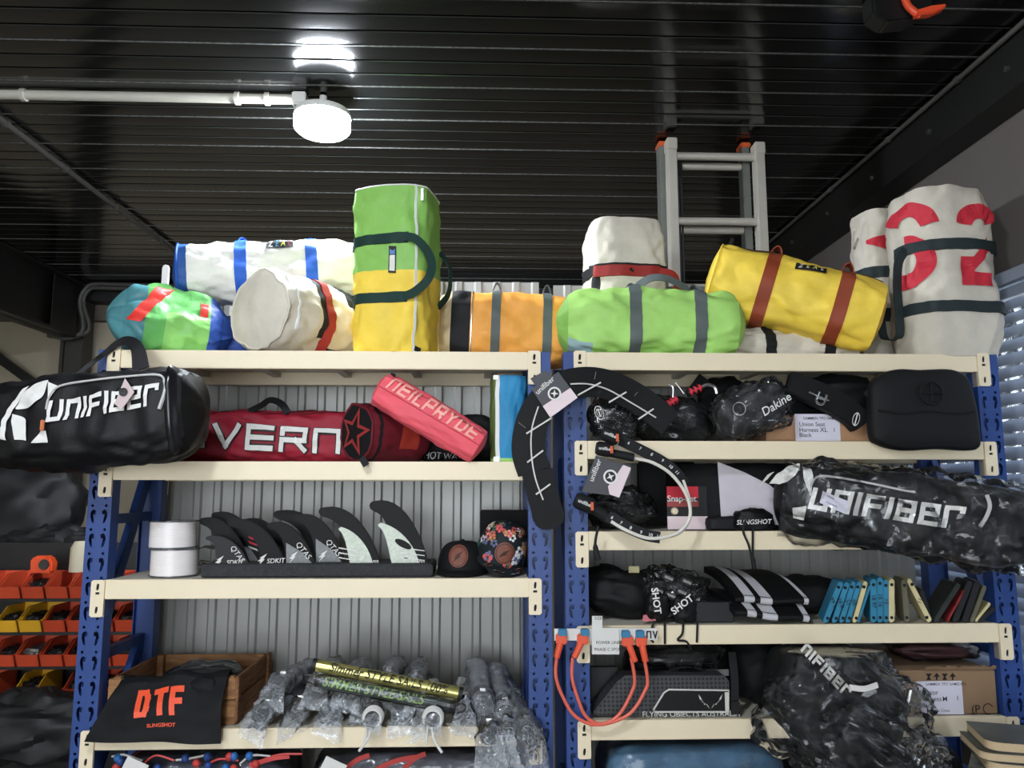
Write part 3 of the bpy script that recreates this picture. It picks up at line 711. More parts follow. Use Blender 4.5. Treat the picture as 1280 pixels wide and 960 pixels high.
hp = [D.S(.5 + .118 / D.L, 1.3, .01), D.S(.5 + .06 / D.L, 1.4, .035), D.S(.5 - .06 / D.L, 1.45, .04), D.S(.5 - .2 / D.L, 1.45, .04), D.S(.5 - .31 / D.L, 1.5, .05), D.S(.5 - .30 / D.L, 1.7, .06), D.S(.5 - .2 / D.L, 1.75, .06)]
part(r, 'handle', MB().ribbon(smooth_path(hp, 6), .05, .006, nrm=(0.3, -1, 0)), dg); done(r)
# --- white bag with red triangle behind it
c = W(1110, 350, 4.06); zt = W(1100, 266, 4.02).z; H = zt - ZT; c.z = ZT + H / 2; D = Duffel(H, .13, .178, upright_m(c, .1), p=2.7, seed=33, bul=.02, rnd=.13)
r = thing('sail_bag', 'off-white sailcloth bag with a red triangle standing behind the bag with red numerals', 'bag')
D.body(r, [offwh]); D.cap(r, 0, offwh); D.cap(r, 1, offwh)
decal(r, 'red_triangle', gridpoly([(-.165, .235), (.06, .14), (.06, .32), (-.165, .255)], 24, 10), upmap(.012), redc)
D.patch(r, 'strap', .5 + .05 / H, .5 + .11 / H, -1.4, 1.6, dg, na=2); D.patch(r, 'strap', .28, .36, -1.4, 1.6, dg, na=2)
part(r, 'zip_pull', MB().ribbon([D.S(.83, 1.45, .006), D.S(.76, 1.5, .012)], .012, .004, nrm=(0, -1, 0)), m_silver)
part(r, 'drawcord', MB().tube(smooth_path([D.S(.6, 1.5, 0), D.S(.58, 1.7, .05), D.S(.55, 1.7, .07)], 4), .005, 5), m_silver); done(r)

# ================================================================== helpers for soft goods
def crumple(p, f, seed=0.):
    d = noise.voronoi(V(p) * f + V((seed * 1.7, seed * .9, seed * 2.3)))[0]; return d[1] - d[0]
def blob(c, d, R=(0, 0, 0), p=2.5, amp=.02, fr=2.2, seed=0, zmin=None, grow=0., cr=0., cf=5., ymin=None):
    """soft closed lump: superellipsoid pushed in and out, optionally creased"""
    Rm = Euler(R).to_matrix(); c = V(c); e = 2 / p; f = lambda q: copysign(abs(q) ** e, q)
    def fn(u, v):
        la = (u - .5) * pi * .9999; lo = v * 2 * pi
        q = V((f(cos(la)) * f(cos(lo)), f(cos(la)) * f(sin(lo)), f(sin(la))))
        n = noise.noise(q * fr + V((seed * 3.3, seed, 0))) * amp + noise.noise(q * fr * 2.7 + V((seed, 5, seed))) * amp * .45
        w = V((q.x * (d[0] + grow), q.y * (d[1] + grow), q.z * (d[2] + grow)))
        if cr: n += (crumple(w, cf, seed) - .25) * cr + (crumple(w, cf * 2.7, seed + 3) - .25) * cr * .38
        w = Rm @ (w + q.normalized() * n) + c
        if zmin is not None and w.z < zmin: w.z = zmin + (w.z - zmin) * .02
        if ymin is not None and w.y < ymin: w.y = ymin + (w.y - ymin) * .1
        return w
    return fn
def lump(root, name, fn, m, nu=26, nv=36, ang=60, label=None):
    return part(root, name, MB().grid(fn, nu, nv, closev=True), m, label, ang=ang)
def sheet(fn, nu, nv, th=.006, d=(0, 1, 0)):
    b = MB(); b.grid(fn, nu, nv); n = len(b.v); d = V(d) * th; b.v += [p + d for p in b.v]; F = list(b.f)
    b.f += [tuple(i + n for i in reversed(q)) for q in F]; N = nv + 1
    for i in range(nu):
        for j in (0, nv): b.f.append((i * N + j, (i + 1) * N + j, (i + 1) * N + j + n, i * N + j + n))
    for j in range(nv):
        for i in (0, nu): b.f.append((i * N + j, i * N + j + 1, i * N + j + 1 + n, i * N + j + n))
    b.m = [0] * len(b.f); return b
def quadmap(a, b, c, d):
    """a upper left, b upper right, c lower right, d lower left"""
    a, b, c, d = V(a), V(b), V(c), V(d); return lambda u, v: (a.lerp(b, u)).lerp(d.lerp(c, u), v)
def pxpoly(pts, Y):
    return [(W(x, y, Y).x, W(x, y, Y).z) for x, y in pts]

film_c = film('clear film', haze=.012, streak=.07, sc_=16, wid=.03)
film_m = film('milky film', haze=.13, streak=.34, sc_=24, wid=.05)
film_h = film('heavy clear bag', haze=.012, streak=.08, sc_=12, wid=.03)
blackc = cloth('black cloth', (15, 15, 17), .75, var=.2)
blackn = cloth('black nylon', (12, 12, 13), .55, var=.25, spec=.3)
neop = cloth('black neoprene', (14, 15, 16), .68, var=.15, bump=.3, bs=120, dist=.002)
printw = mat('white print', (222, 220, 214), .6)
m_logo = mat('pale grey print', (190, 188, 184), .6)

# ================================================================== left rack, second shelf
Z2 = ZL[1]
# --- black branded bag hung on the left upright
c = W(124, 523, 3.33); D = Duffel(.82, .17, .195, rotm(c, radians(-3), radians(-4.5)), p=3.6, seed=41, wr=.012, bul=.05, rnd=.22, sag=.012)
r = thing('gear_bag', 'black gear bag with white lettering hung by its straps over a blue upright', 'bag')
D.body(r, [blackn], na=60, nt=60); D.cap(r, 0, blackn); D.cap(r, 1, blackn)
v, f, wd_ = strokes('uniFiber', .084, .048, .0165, .0125, .18)
sx = .445 / wd_
decal(r, 'lettering', ([(p[0] * sx, p[1]) for p in v], f), D.front(.010, -.112, -.012, radians(4)), printw, 'white brand lettering')
def px_on(D, c, pts, Y, off=.009):
    inv = D.M.inverted(); out = []
    for x, y in pts: q = inv @ W(x, y, Y); out.append((q.x, q.z))
    return out
Yf = 3.17
def leaf(pts): 
    q = px_on(D, c, pts, Yf); return q, [tuple(range(len(q)))]
def strip(left, right, n=8):
    L_ = smooth_path([V((x, y, 0)) for x, y in left], n); R_ = smooth_path([V((x, y, 0)) for x, y in right], n); vs_ = []; fs_ = []
    for a, b in zip(L_, R_):
        for k in range(4): q = a.lerp(b, k / 3); vs_.append((q.x, q.y))
    for i in range(len(L_) - 1):
        for k in range(3): fs_.append((i * 4 + k, i * 4 + k + 1, i * 4 + k + 5, i * 4 + k + 4))
    return px_on(D, None, vs_, Yf), fs_
fr_ = D.front(.010)
for s in (strip([(18, 508), (30, 490), (45, 481), (62, 478)], [(20, 509), (42, 505), (56, 494), (63, 479)]),
          strip([(14, 515), (15, 528), (22, 545)], [(15, 515), (32, 522), (36, 546)]),
          strip([(1, 545), (2, 525), (10, 505), (28, 485)], [(12, 546), (8, 530), (15, 510), (36, 482)]),
          strip([(63, 480), (62, 496)], [(75, 483), (67, 493)]), strip([(56, 534), (43, 548)], [(62, 534), (63, 548)])):
    decal(r, 'leaf_emblem', s, fr_, printw, 'white leaf shape of the emblem')
pp = [D.S(.5 + x / D.L, D.th(z), .010) for x, z in [px_on(D, None, [q], Yf)[0] for q in [(62, 510), (64, 495), (78, 483), (120, 477), (165, 472), (200, 470), (209, 476), (210, 488), (203, 511)]]]
part(r, 'zip', MB().tube(smooth_path(pp, 6), [.0045] * 36 + [.008] * 13, 6), m_logo, 'pale zip curve')
part(r, 'zip_pull', MB().box((-.008, -.004, -.022), (.008, .004, .022), M=Matrix.Translation(D.S(.5 + px_on(D, None, [(60, 528)], Yf)[0][0] / D.L, D.th(px_on(D, None, [(60, 528)], Yf)[0][1]), .016))), mat('copper cord', (196, 110, 60), .5), 'orange zip pull', bevel=.003)
tg = part(r, 'hang_tag', sheet(quadmap(W(156, 473, 3.125), W(168, 490, 3.115), W(152, 512, 3.11), W(143, 505, 3.115)), 3, 3, .002), mat('grey pink card', (196, 176, 174), .6), 'card hang tag')
decal(tg, 'tag_print', arc2(0, 0, .008, .017, 0, 360, 20), facing(W(154, 490, 3.112), (1, 0, 0), (0, 0, 1)), m_lab); decal(tg, 'tag_print', arc2(0, 0, .0, .006, 0, 360, 10), facing(W(154, 490, 3.112)), m_lab)
part(r, 'tag_cord', MB().tube([W(156, 473, 3.16), W(142, 493, 3.16)], .003, 5), blackw)
# straps over the top of the upright
sp = [W(92, 473, 3.30), W(112, 456, 3.42), W(128, 444, 3.51), W(146, 430, 3.515), W(160, 426, 3.50), W(172, 436, 3.46), W(176, 462, 3.34)]
part(r, 'strap', MB().ribbon(smooth_path(sp, 6), [.022 + .05 * max(0, (k - 14) / 22) for k in range(37)], .008, nrm=(.1, -1, .2)), blackw)
part(r, 'end_pocket', MB().grid(lambda u, v: D.S(.93 + .055 * u, -1.1 + 2.2 * v, .02 * sin(pi * u) + .004), 4, 16), mat('glossy black coating', (22, 22, 24), .22, var=.2), ang=60)
done(r)

# --- long red board bag
redb = cloth('crimson cloth', (150, 30, 48), .6); redd = cloth('dark crimson cloth', (104, 24, 36), .6)
c = W(348, 545, 3.94); h = (W(395, 516, 3.90).z - Z2) / 2; c.z = Z2 + h + .006; D = Duffel(1.24, .11, h, rotm(c, .0, radians(.0)), p=3.4, seed=43, wr=.008, flat=h - .003)
r = thing('board_bag', 'long crimson board bag with white outlined lettering lying at the back of the shelf', 'bag')
D.body(r, [redb], na=90); D.cap(r, 0, redb); D.cap(r, 1, redb)
x_of = lambda px: (D.M.inverted() @ W(px, 545, 3.80)).x
z_of = lambda py: (D.M.inverted() @ W(340, py, 3.80)).z
for off, t, m in ((.008, .034, m_lab), (.013, .022, printw)):
    v, f, wd_ = strokes('SEVERNE', .122 - (.034 - t) * .8, .112, t, .163 - .112 - t, .0)
    s0 = x_of(176); decal(r, 'lettering', (v, f), D.front(off, s0 + (.034 - t) / 2, z_of(556) + (.034 - t) * .4, radians(-2.4)), m, 'white outlined lettering')
D.patch(r, 'seam', .02, .98, 1.0, 1.12, redd, off=.004, na=60, nt=2)
part(r, 'handle', MB().ribbon(smooth_path([W(306, 517, 3.86), W(326, 507, 3.86), W(338, 500, 3.86), W(352, 505, 3.86), W(360, 517, 3.86)], 5), .035, .008, nrm=(0, -.8, .6)), blackw)
done(r)
# --- round bag with star
a0 = W(446, 540, 3.63); ang = radians(44); LL = .36; c = a0 + V((cos(ang), sin(ang), 0)) * LL / 2; c.z = Z2 + .140
D = Duffel(LL, .135, .14, rotm(c, ang), p=2.05, seed=47, flat=.137, bul=.012, wr=.006)
r = thing('star_bag', 'small crimson barrel bag with a red star outline on its black round end', 'bag')
D.body(r, [redd, blackw, cloth('orange red cloth', (176, 58, 46), .6)], lambda a, th: 1 if .10 < a < .15 or a > .92 else (2 if .45 < a < .75 and abs(th + .1) < .45 else 0), na=40); D.cap(r, 0, blackc, label='black end panel'); D.cap(r, 1, redd); D.piping(r, 0, redd, .007)
inv = D.M
def star(R, rr): return [(R * cos(radians(90 + 36 * k)) if k % 2 == 0 else rr * cos(radians(90 + 36 * k)), R * sin(radians(90 + 36 * k)) if k % 2 == 0 else rr * sin(radians(90 + 36 * k))) for k in range(10)]
so, si = star(.118, .052), star(.084, .032); rt = radians(-16)
sv = [(x * cos(rt) - z * sin(rt), x * sin(rt) + z * cos(rt)) for x, z in so + si]; sf = [(k, (k + 1) % 10, 10 + (k + 1) % 10, 10 + k) for k in range(10)]
decal(r, 'star_outline', (sv, sf), lambda x, y: D.M @ V((-LL / 2 - .0175 + .012 * min(1, (x * x + y * y) / .0182), -x, y)), cloth('star red', (150, 50, 48), .6))
part(r, 'strap_end', MB().ribbon([W(452, 572, 3.5), W(458, 582, 3.49)], .03, .006, nrm=(0, -1, 0)), blackw); done(r)
# --- black bag behind the pink roll
c = W(572, 548, 3.94); c.z = Z2 + .125; D = Duffel(.34, .12, .125, rotm(c, .0), p=2.4, seed=49, flat=.123)
r = thing('gear_bag', 'black cloth bag with small grey print behind the pink roll', 'bag')
D.body(r, [blackc]); D.cap(r, 0, blackc); D.cap(r, 1, blackc)
v, f = text2d('HOT WAVE', .04, .004, .2); decal(r, 'print', (v, f), D.front(.007, -.06, -.085), m_logo); done(r)
# --- pink roll
pink = cloth('coral pink cloth', (232, 92, 104), .6, var=.05); pinkl = mat('pale pink print', (246, 172, 158), .6)
c = W(537, 522, 3.55); D = Duffel(.525, .075, .086, rotm(c, .0, radians(30.5)), p=2.6, seed=51, wr=.006, bul=.02, rnd=.10)
r = thing('sail_roll', 'coral pink roll bag with pale lettering leaning diagonally across the shelf', 'bag')
D.body(r, [pink], na=50); D.cap(r, 0, pink); D.cap(r, 1, pink)
v, f, wd_ = strokes('NEILPRYDE', .060, .034, .0105, .0115, .22); s = .46 / wd_
decal(r, 'lettering', ([(p[0] * s, p[1]) for p in v], f), D.front(.006, -.235, .012), pinkl, 'pale pink lettering')
part(r, 'seam', MB().tube([D.S(k / 40, .02, .001) for k in range(41)], .0025, 5), cloth('dark pink seam', (190, 66, 84), .6))
part(r, 'zip_tab', MB().ribbon([D.S(.01, 1.5, .0), D.S(.06, 1.3, .012)], .015, .004, nrm=(0, -1, 0)), blackw); done(r)
# --- blue and green upright roll
bl_ = cloth('sky blue cloth', (52, 140, 188), .6, var=.12); ol = cloth('olive cloth', (96, 112, 58), .6)
c = W(635, 522, 3.68); zt = W(637, 469, 3.62).z; H = min(zt, 2.30) - Z2 - .004; c.z = Z2 + H / 2 + .002; D = Duffel(H, .085, .085, upright_m(c, .05), p=2.5, seed=53, wr=.005, rnd=.06, bul=.01)
r = thing('sail_roll', 'sky blue and olive green roll bag standing upright by the rack post', 'bag')
D.body(r, [bl_, ol, lime], lambda a, th: 2 if a < .05 + .06 * (th < -.3) else (1 if th > .60 else 0), na=50); D.cap(r, 0, ol); D.cap(r, 1, bl_)
part(r, 'zip', MB().ribbon([D.S(k / 30, .60, .002) for k in range(31)], .02, .005, nrm=(-.3, -.9, 0)), m_zip)
for a in (.03, .97): part(r, 'zip_pull', MB().box((-.012, -.005, -.01), (.012, .005, .01), M=Matrix.Translation(D.S(a, .66, .010))), m_silver)
done(r)

# ================================================================== left rack, third shelf
Z3 = ZL[2]
m_line = mat('white fishing line', (236, 228, 224), .25, var=.05, vs=300, bump=.5, bs=300, stretch=(.05, .05, 1))
def spool(px, py, label):
    p = W(px, py, 3.68); r = thing('line_spool', label, 'spool', 'spools of white line'); zb = p.z
    M = Matrix.Translation((p.x, 3.70, zb)); R = .102
    part(r, 'wound_line', MB().lathe([(.06, .006), (R, .006)] + [(R + .0015 * (k % 2), .008 + .11 * k / 26) for k in range(27)] + [(R, .118), (.06, .118)], 40, M=M), m_line, ang=70)
    part(r, 'flange', MB().lathe([(.03, 0), (R + .006, 0), (R + .006, .006), (.03, .006), (.03, 0)], 40, M=M), film_m)
    part(r, 'flange', MB().lathe([(.03, .118), (R + .006, .118), (R + .006, .124), (.03, .124), (.03, .118)], 40, M=M), film_m)
    return r
r = spool(215, 720, 'lower of two white line spools stacked beside the surf fins'); r.children[0].data; done(r); r.location.z = Z3 + .002; rz_ = r.location.z
r = spool(214, 680, 'upper of two white line spools stacked beside the surf fins'); done(r); r.location.z = rz_ + .1255
# foam block
m_foam = mat('charcoal foam', (52, 53, 55), .95, var=.25, vs=90, bump=.8, bs=150)
fx0, fx1 = W(252, 715, 3.62).x, W(541, 715, 3.62).x; ft = W(400, 705, 3.62).z
r = thing('foam_block', 'long charcoal foam block holding the surf fins', 'foam'); part(r, 'block', MB().box((fx0, 3.60, Z3 + .002), (fx1, 3.88, ft)), m_foam, bevel=.006); done(r)
# fins
def bez(a, b, c_, d, n=12): return [((1 - t) ** 3 * a[0] + 3 * (1 - t) ** 2 * t * b[0] + 3 * (1 - t) * t * t * c_[0] + t ** 3 * d[0], (1 - t) ** 3 * a[1] + 3 * (1 - t) ** 2 * t * b[1] + 3 * (1 - t) * t * t * c_[1] + t ** 3 * d[1]) for t in [k / n for k in range(n + 1)]]
m_fin = mat('black composite', (17, 18, 19), .6, var=.15, vs=20); m_fin2 = mat('matte black composite', (9, 9, 10), .62, var=.15, spec=.3)
m_hex = mat('grey honeycomb', (112, 114, 114), .4, var=.2, vs=120); m_pale = mat('pale green white inlay', (196, 204, 186), .4, var=.12, vs=90)
m_redp = mat('red print', (196, 50, 48), .5)
def fin(b0, b1, tx, ty, Y, label, m, deco=None, by=706):
    h = by - ty; w = b1 - b0
    lead = bez((b1, by), (b1 - .12 * (b1 - tx), by - .52 * h), (tx + .55 * (b1 - tx), ty - .10 * h), (tx + .10 * (b1 - tx), ty))
    tip = bez((tx + .10 * (b1 - tx), ty), (tx - .02 * w, ty - .01 * h), (tx - .10 * w, ty + .12 * h), (tx + .08 * (b1 - tx), ty + .17 * h), 5)
    trail = bez((tx + .08 * (b1 - tx), ty + .17 * h), (tx + .55 * (b0 - tx) + .1 * w, ty + .22 * h), (b0 - .02 * w, by - .55 * h), (b0, by))
    r = thing('surf_fin', label, 'fin', 'surf fins in the foam block')
    pts = pxpoly(lead + tip[1:] + trail[1:], Y); zb = ft + .001
    part(r, 'blade', MB().prism(pts, Y, Y + .014), m, bevel=.004)
    fm = lambda poly: (pxpoly(poly, Y), [tuple(range(len(poly)))])
    fc = lambda x, z: V((x, Y - .0012, z)); fc2 = lambda x, z: V((x, Y - .0024, z))
    def at(u, v):   # u across base, v up: follows the sweep
        return (b0 + u * w + (tx - b0) * v ** 1.8 * (1 - u * .15), by - v * h)
    def word(s, u, v, size, rot, bold=.01):
        p = at(u, v); q = W(p[0], p[1], Y); vv, ff = text2d(s, size, bold, .15); cr_, sr_ = cos(radians(rot)), sin(radians(rot))
        decal(r, 'print', ([(q.x + x * cr_ - y * sr_, q.z + x * sr_ + y * cr_) for x, y in vv], ff), fc2, printw)
    def bolt(u, v, s):
        p = at(u, v); decal(r, 'logo', fm([(p[0] + x * s, p[1] + y * s) for x, y in ((-1, 2), (2, -1), (.6, -1), (4, -6), (-3, -2), (-1, -2), (-4.5, 1), (-1.6, 1), (-5, 6))]), fc2, printw)
    if deco == 'hex':
        decal(r, 'honeycomb_inlay', fm([(b0 + 1, by - 1), (b1 - 3, by - 1), (b0 + .55 * w, by - .30 * h), (b0 + .02 * w, by - .52 * h)]), fc, m_hex); bolt(.30, .17, 1.3); word('QTAS', .68, .34, .036, -50, .012)
    elif deco == 'hexd':
        decal(r, 'honeycomb_inlay', fm([(b0 + 1, by - 1), (b0 + .6 * w, by - 1), (b0 + .3 * w, by - .38 * h), (b0 + .02 * w, by - .45 * h)]), fc, m_hex); bolt(.25, .2, 1.2)
    elif deco == 'word':
        bolt(.12, .10, 1.3); word('SDKIT', .58, .085, .028, 2); word('QTAS', .70, .38, .034, -52, .012)
    elif deco == 'red':
        for k, mm in enumerate((m_redp, m_redp, printw)): decal(r, 'stripe', fm([(b1 - 20, by - 36 + 6 * k), (b1 - 9, by - 32 + 6 * k), (b1 - 7, by - 29 + 6 * k), (b1 - 18, by - 33 + 6 * k)]), fc, mm)
        decal(r, 'honeycomb_inlay', fm([(b0 + 1, by - 1), (b1 - 4, by - 1), (b0 + .6 * w, by - .33 * h), (b0 + .02 * w, by - .42 * h)]), fc, m_hex); bolt(.35, .16, 1.2)
    elif deco == 'pale':
        decal(r, 'pale_inlay', fm(bez((b0 + .75 * w, by - 1), (b0 + .62 * w, by - .35 * h), (b0 + .18 * w, by - .60 * h), (b0 - .28 * w, by - .66 * h), 10) + bez((b0 - .36 * w, by - .62 * h), (b0 - .10 * w, by - .50 * h), (b0 - .10 * w, by - .25 * h), (b0 + .02 * w, by - 1), 8)), fc, m_pale)
        for k in range(3): decal(r, 'stripe', fm([(b0 - .35 * w if tx < 430 else b0 + .25 * w, by - 22 + 6 * k), (b0 + .2 * w if tx < 430 else b1 - 5, by - 18 + 6 * k), (b0 + .2 * w if tx < 430 else b1 - 5, by - 17 + 6 * k), (b0 - .35 * w if tx < 430 else b0 + .25 * w, by - 20.5 + 6 * k)]), fc2, printw)
        bolt(.42, .10, 1.1); word('SHAPER', .72, .05, .018, 2)
        if tx > 430: decal(r, 'dark_oval', fm([(b0 + .32 * w + 10 * cos(a) + 3 * sin(a), by - 26 + 6 * sin(a) + 3 * cos(a)) for a in [2 * pi * k / 14 for k in range(14)]]), fc2, m_fin2)
    elif deco == 'plain': bolt(.1, .1, 1.4); word('SDKIT', .62, .085, .030, 2)
    return done(r)
fin(285, 330, 264, 640, 3.800, 'black surf fin with red and white stripes, behind the small lettered fins', m_fin2, 'red')
fin(272, 312, 249, 647, 3.730, 'black surf fin with a rounded tip just behind the smallest lettered fin', m_fin2, None)
fin(330, 365, 304, 648, 3.790, 'black surf fin with a grey honeycomb base between two taller fins', m_fin2, 'hexd')
fin(270, 311, 257, 670, 3.660, 'smallest black surf fin with white lettering, next to the line spools', m_fin, 'word')
fin(326, 357, 283, 649, 3.660, 'black surf fin with a white lightning logo at its base', m_fin2, 'plain')
fin(385, 425, 341, 638, 3.800, 'tall plain black surf fin behind the honeycomb fins', m_fin2, None)
fin(357, 394, 334, 653, 3.670, 'black surf fin with grey honeycomb base and white lettering', m_fin2, 'hex')
fin(394, 432, 368, 643, 3.720, 'black surf fin with honeycomb base beside a pale green inlaid fin', m_fin2, 'hex')
fin(437, 476, 398, 634, 3.670, 'tall black surf fin with a pale green inlay and stripes over its trailing edge', m_fin2, 'pale')
fin(489, 536, 462, 626, 3.660, 'largest surf fin with pale inlay and a dark oval, next to the black cap', m_fin2, 'pale')
part_ = None
# clear sleeve lying behind the spools
single('plastic_sleeve', 'small crumpled clear plastic sleeve lying between the spools and the fins', 'plastic sleeve',
       MB().grid(blob(W(263, 700, 3.95) + V((0, 0, .02)), (.10, .05, .05), p=2.2, amp=.01, cr=.02, cf=16, seed=3, zmin=Z3 + .002), 20, 28, closev=True), film_c, ang=60)
# black box behind the caps
single('black_box', 'flat black box lying behind the floral cap', 'box', MB().box((W(600, 660, 3.98).x, 3.98, Z3 + .002), (W(661, 660, 3.98).x, 4.10, W(630, 638, 3.98).z)), blackc, bevel=.006)
# caps
def cap(label, M, m, patch_c, flowers=False, W_=.118, Hc=.13):
    r = thing('baseball_cap', label, 'cap', None); e = .85
    def crown(u, v):
        la = u * pi / 2; lo = v * 2 * pi; rr = cos(la) ** .62
        x = W_ * rr * cos(lo); y = W_ * 1.12 * rr * sin(lo); z = Hc * sin(la) ** .9
        if y < 0: z += .012 * sin(la) * (-y / W_)
        return M @ V((x, y, z))
    part(r, 'crown', MB().grid(crown, 16, 40, closev=True), m, ang=60)
    part(r, 'button', MB().lathe([(0, .008), (.008, .006), (.010, 0)], 12, M=M @ Matrix.Translation((0, 0, Hc))), m)
    def brim(u, v):
        a = -pi + pi * v; rr = 1 + .62 * u * sin(pi * v) ** .8
        return M @ V((W_ * cos(a) * (1 + .02 * u), W_ * 1.12 * sin(a) * rr, .004 - .035 * u * (1 - abs(cos(a)) ** 2) * .3 - .02 * abs(cos(a)) ** 2 * u))
    part(r, 'brim', sheet(brim, 8, 24, .004, (0, 0, -1)), m, ang=60)
    def pf(x, y):
        z = .062 + y; la = asin(min(1, (z / Hc)) ** (1 / .9)); rr = cos(la) ** .62; lo = -pi / 2 + x / (W_ * rr)
        return M @ V((W_ * rr * cos(lo) * 1.02, W_ * 1.12 * rr * sin(lo) * 1.03 - .002, z + .012 * sin(la) * 1.1))
    lp = part(r, 'leather_patch', MB().add([pf(x, y) for x, y in [(0, 0)] + [(.046 * q / 3 * cos(2 * pi * k / 24), .046 * q / 3 * sin(2 * pi * k / 24)) for q in (1, 2, 3) for k in range(24)]],
         [(0, 1 + k, 1 + (k + 1) % 24) for k in range(24)] + [(1 + q * 24 + k, 1 + q * 24 + (k + 1) % 24, 25 + q * 24 + (k + 1) % 24, 25 + q * 24 + k) for q in (0, 1) for k in range(24)]), patch_c, 'round brown leather patch', smooth=False)
    pf2 = lambda x, y: pf(x, y) + (M.to_3x3() @ V((0, -1, 0))) * .003
    decal(lp, 'patch_print', arc2(0, 0, .038, .041, 0, 360, 24), pf2, mat('burnt leather', (70, 40, 30), .7))
    decal(lp, 'patch_print', ([(-.004, .01), (.012, -.002), (.004, -.002), (.020, .020), (-.012, .004), (-.004, .004), (-.020, -.006), (-.008, -.006), (-.022, -.022)], [tuple(range(9))]), pf2, mat('burnt leather', (70, 40, 30), .7))
    if flowers:
        rnd = random.Random(3); cols = [(214, 92, 88), (226, 150, 140), (226, 224, 224), (188, 130, 72), (96, 104, 140), (60, 100, 80), (214, 92, 88), (190, 150, 80)]
        for i in range(58):
            lo = rnd.uniform(-pi * .98, -pi * .02); la = rnd.uniform(.02, 1.25)
            if abs(lo + pi / 2) < .5 and la < .9 and la > .05 and rnd.random() < .85: continue
            cc = cols[i % 8]; s = rnd.uniform(.009, .017) * (1.0 if i % 8 != 5 else 1.3); b = MB()
            for k in range(5 if i % 8 != 5 else 3):
                a = 2 * pi * k / 5 + i; c1, c2 = lo + s * 1.1 * cos(a) / W_, la + s * 1.1 * sin(a) / Hc
                pt = []
                for j in range(7):
                    b1, b2 = c1 + s * .62 * cos(2 * pi * j / 7) / W_, c2 + s * .62 * sin(2 * pi * j / 7) / Hc; b2 = max(.005, min(1.4, b2)); rr = cos(b2) ** .62
                    q = V((W_ * rr * cos(b1), W_ * 1.12 * rr * sin(b1), Hc * sin(b2) ** .9)); 
                    if q.y < 0: q.z += .012 * sin(b2) * (-q.y / W_)
                    pt.append(M @ (q * 1.012 + q.normalized() * .0006 * (k + 1)))
                b.add(pt, [tuple(range(7))])
            part(r, 'printed_flower', b, mat('flower %d %d %d' % cc, cc, .7), smooth=False)
        for i in range(26):
            v = rnd.uniform(.08, .92); u = rnd.uniform(.15, .9); cc = cols[i % 8]; q = brim(u, v); s = rnd.uniform(.008, .014)
            part(r, 'printed_flower', MB().add([q + V((s * cos(2 * pi * k / 8), s * sin(2 * pi * k / 8), .0035)) for k in range(8)], [tuple(range(8))]), mat('flower %d %d %d' % cc, cc, .7), smooth=False)
    return r
leather = mat('brown leather', (124, 70, 52), .6, var=.15, vs=40, bump=.2, bs=200)
p = W(578, 719, 3.72); r = cap('black cap with a round brown leather patch on the front', Matrix.Translation((p.x, 3.76, Z3 + .012)) @ Matrix.Rotation(radians(-8), 4, 'Z'), blackc, leather); done(r); r.location.z = Z3 + .002
p = W(624, 717, 3.66); r = cap('dark floral print cap with a leather patch, tipped against the rack post', Matrix.Translation((p.x + .0, 3.75, Z3 + .055)) @ Matrix.Rotation(radians(6), 4, 'Z') @ Matrix.Rotation(radians(16), 4, 'Y') @ Matrix.Rotation(radians(14), 4, 'X'), cloth('dark floral base', (26, 34, 36), .7), leather, True, W_=.118, Hc=.175); done(r); r.location.z = Z3 + .002

# ================================================================== left rack, fourth shelf
Z4 = ZL[3]
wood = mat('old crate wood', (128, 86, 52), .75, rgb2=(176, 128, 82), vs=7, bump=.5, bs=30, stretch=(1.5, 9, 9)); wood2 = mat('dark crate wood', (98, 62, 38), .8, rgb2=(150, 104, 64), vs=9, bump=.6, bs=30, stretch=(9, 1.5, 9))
r = thing('wooden_crate', 'shallow old wooden crate with rough planks on the lowest cluttered shelf', 'crate')
cx0, cx1, cy0, cy1, ch = -1.655, -1.10, 3.60, 4.12, .20
for z in (0, 1):
    za, zb = Z4 + .012 + z * .094, Z4 + .012 + z * .094 + .090
    part(r, 'plank', MB().box((cx0, cy1 - .014, za), (cx1, cy1, zb)), wood, bevel=.003); part(r, 'plank', MB().box((cx0, cy0, za), (cx1, cy0 + .014, zb)), wood, bevel=.003)
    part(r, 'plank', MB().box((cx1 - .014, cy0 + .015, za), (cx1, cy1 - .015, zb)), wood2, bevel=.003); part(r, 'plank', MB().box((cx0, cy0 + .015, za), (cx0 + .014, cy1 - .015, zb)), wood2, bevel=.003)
for x in (cx0 + .015, cx1 - .045):
    for yy in (cy0 + .015, cy1 - .045): part(r, 'corner_post', MB().box((x, yy, Z4 + .012), (x + .03, yy + .03, Z4 + ch)), wood)
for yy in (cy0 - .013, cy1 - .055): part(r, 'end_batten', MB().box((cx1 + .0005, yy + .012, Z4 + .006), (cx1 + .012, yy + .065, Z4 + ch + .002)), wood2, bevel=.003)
for k in range(5): part(r, 'base_slat', MB().box((cx0, cy0 + .104 * k + .004, Z4 + .001), (cx1, cy0 + .104 * k + .098, Z4 + .0115)), wood)
done(r)
r = thing('wrapped_clothes', 'dark grey clothes folded in clear plastic inside the wooden crate', 'clothes')
cc = V(((cx0 + cx1) / 2 + .03, 3.90, Z4 + .105)); lump(r, 'folded_cloth', blob(cc, (.175, .15, .085), p=3, amp=.015, seed=4, zmin=Z4 + .014), cloth('charcoal cloth', (58, 60, 64), .7, var=.2)); lump(r, 'plastic_wrap', blob(cc, (.18, .155, .09), p=3, amp=.015, seed=4, zmin=Z4 + .013, grow=.006, cr=.02, cf=9), film_c, 36, 54); done(r)
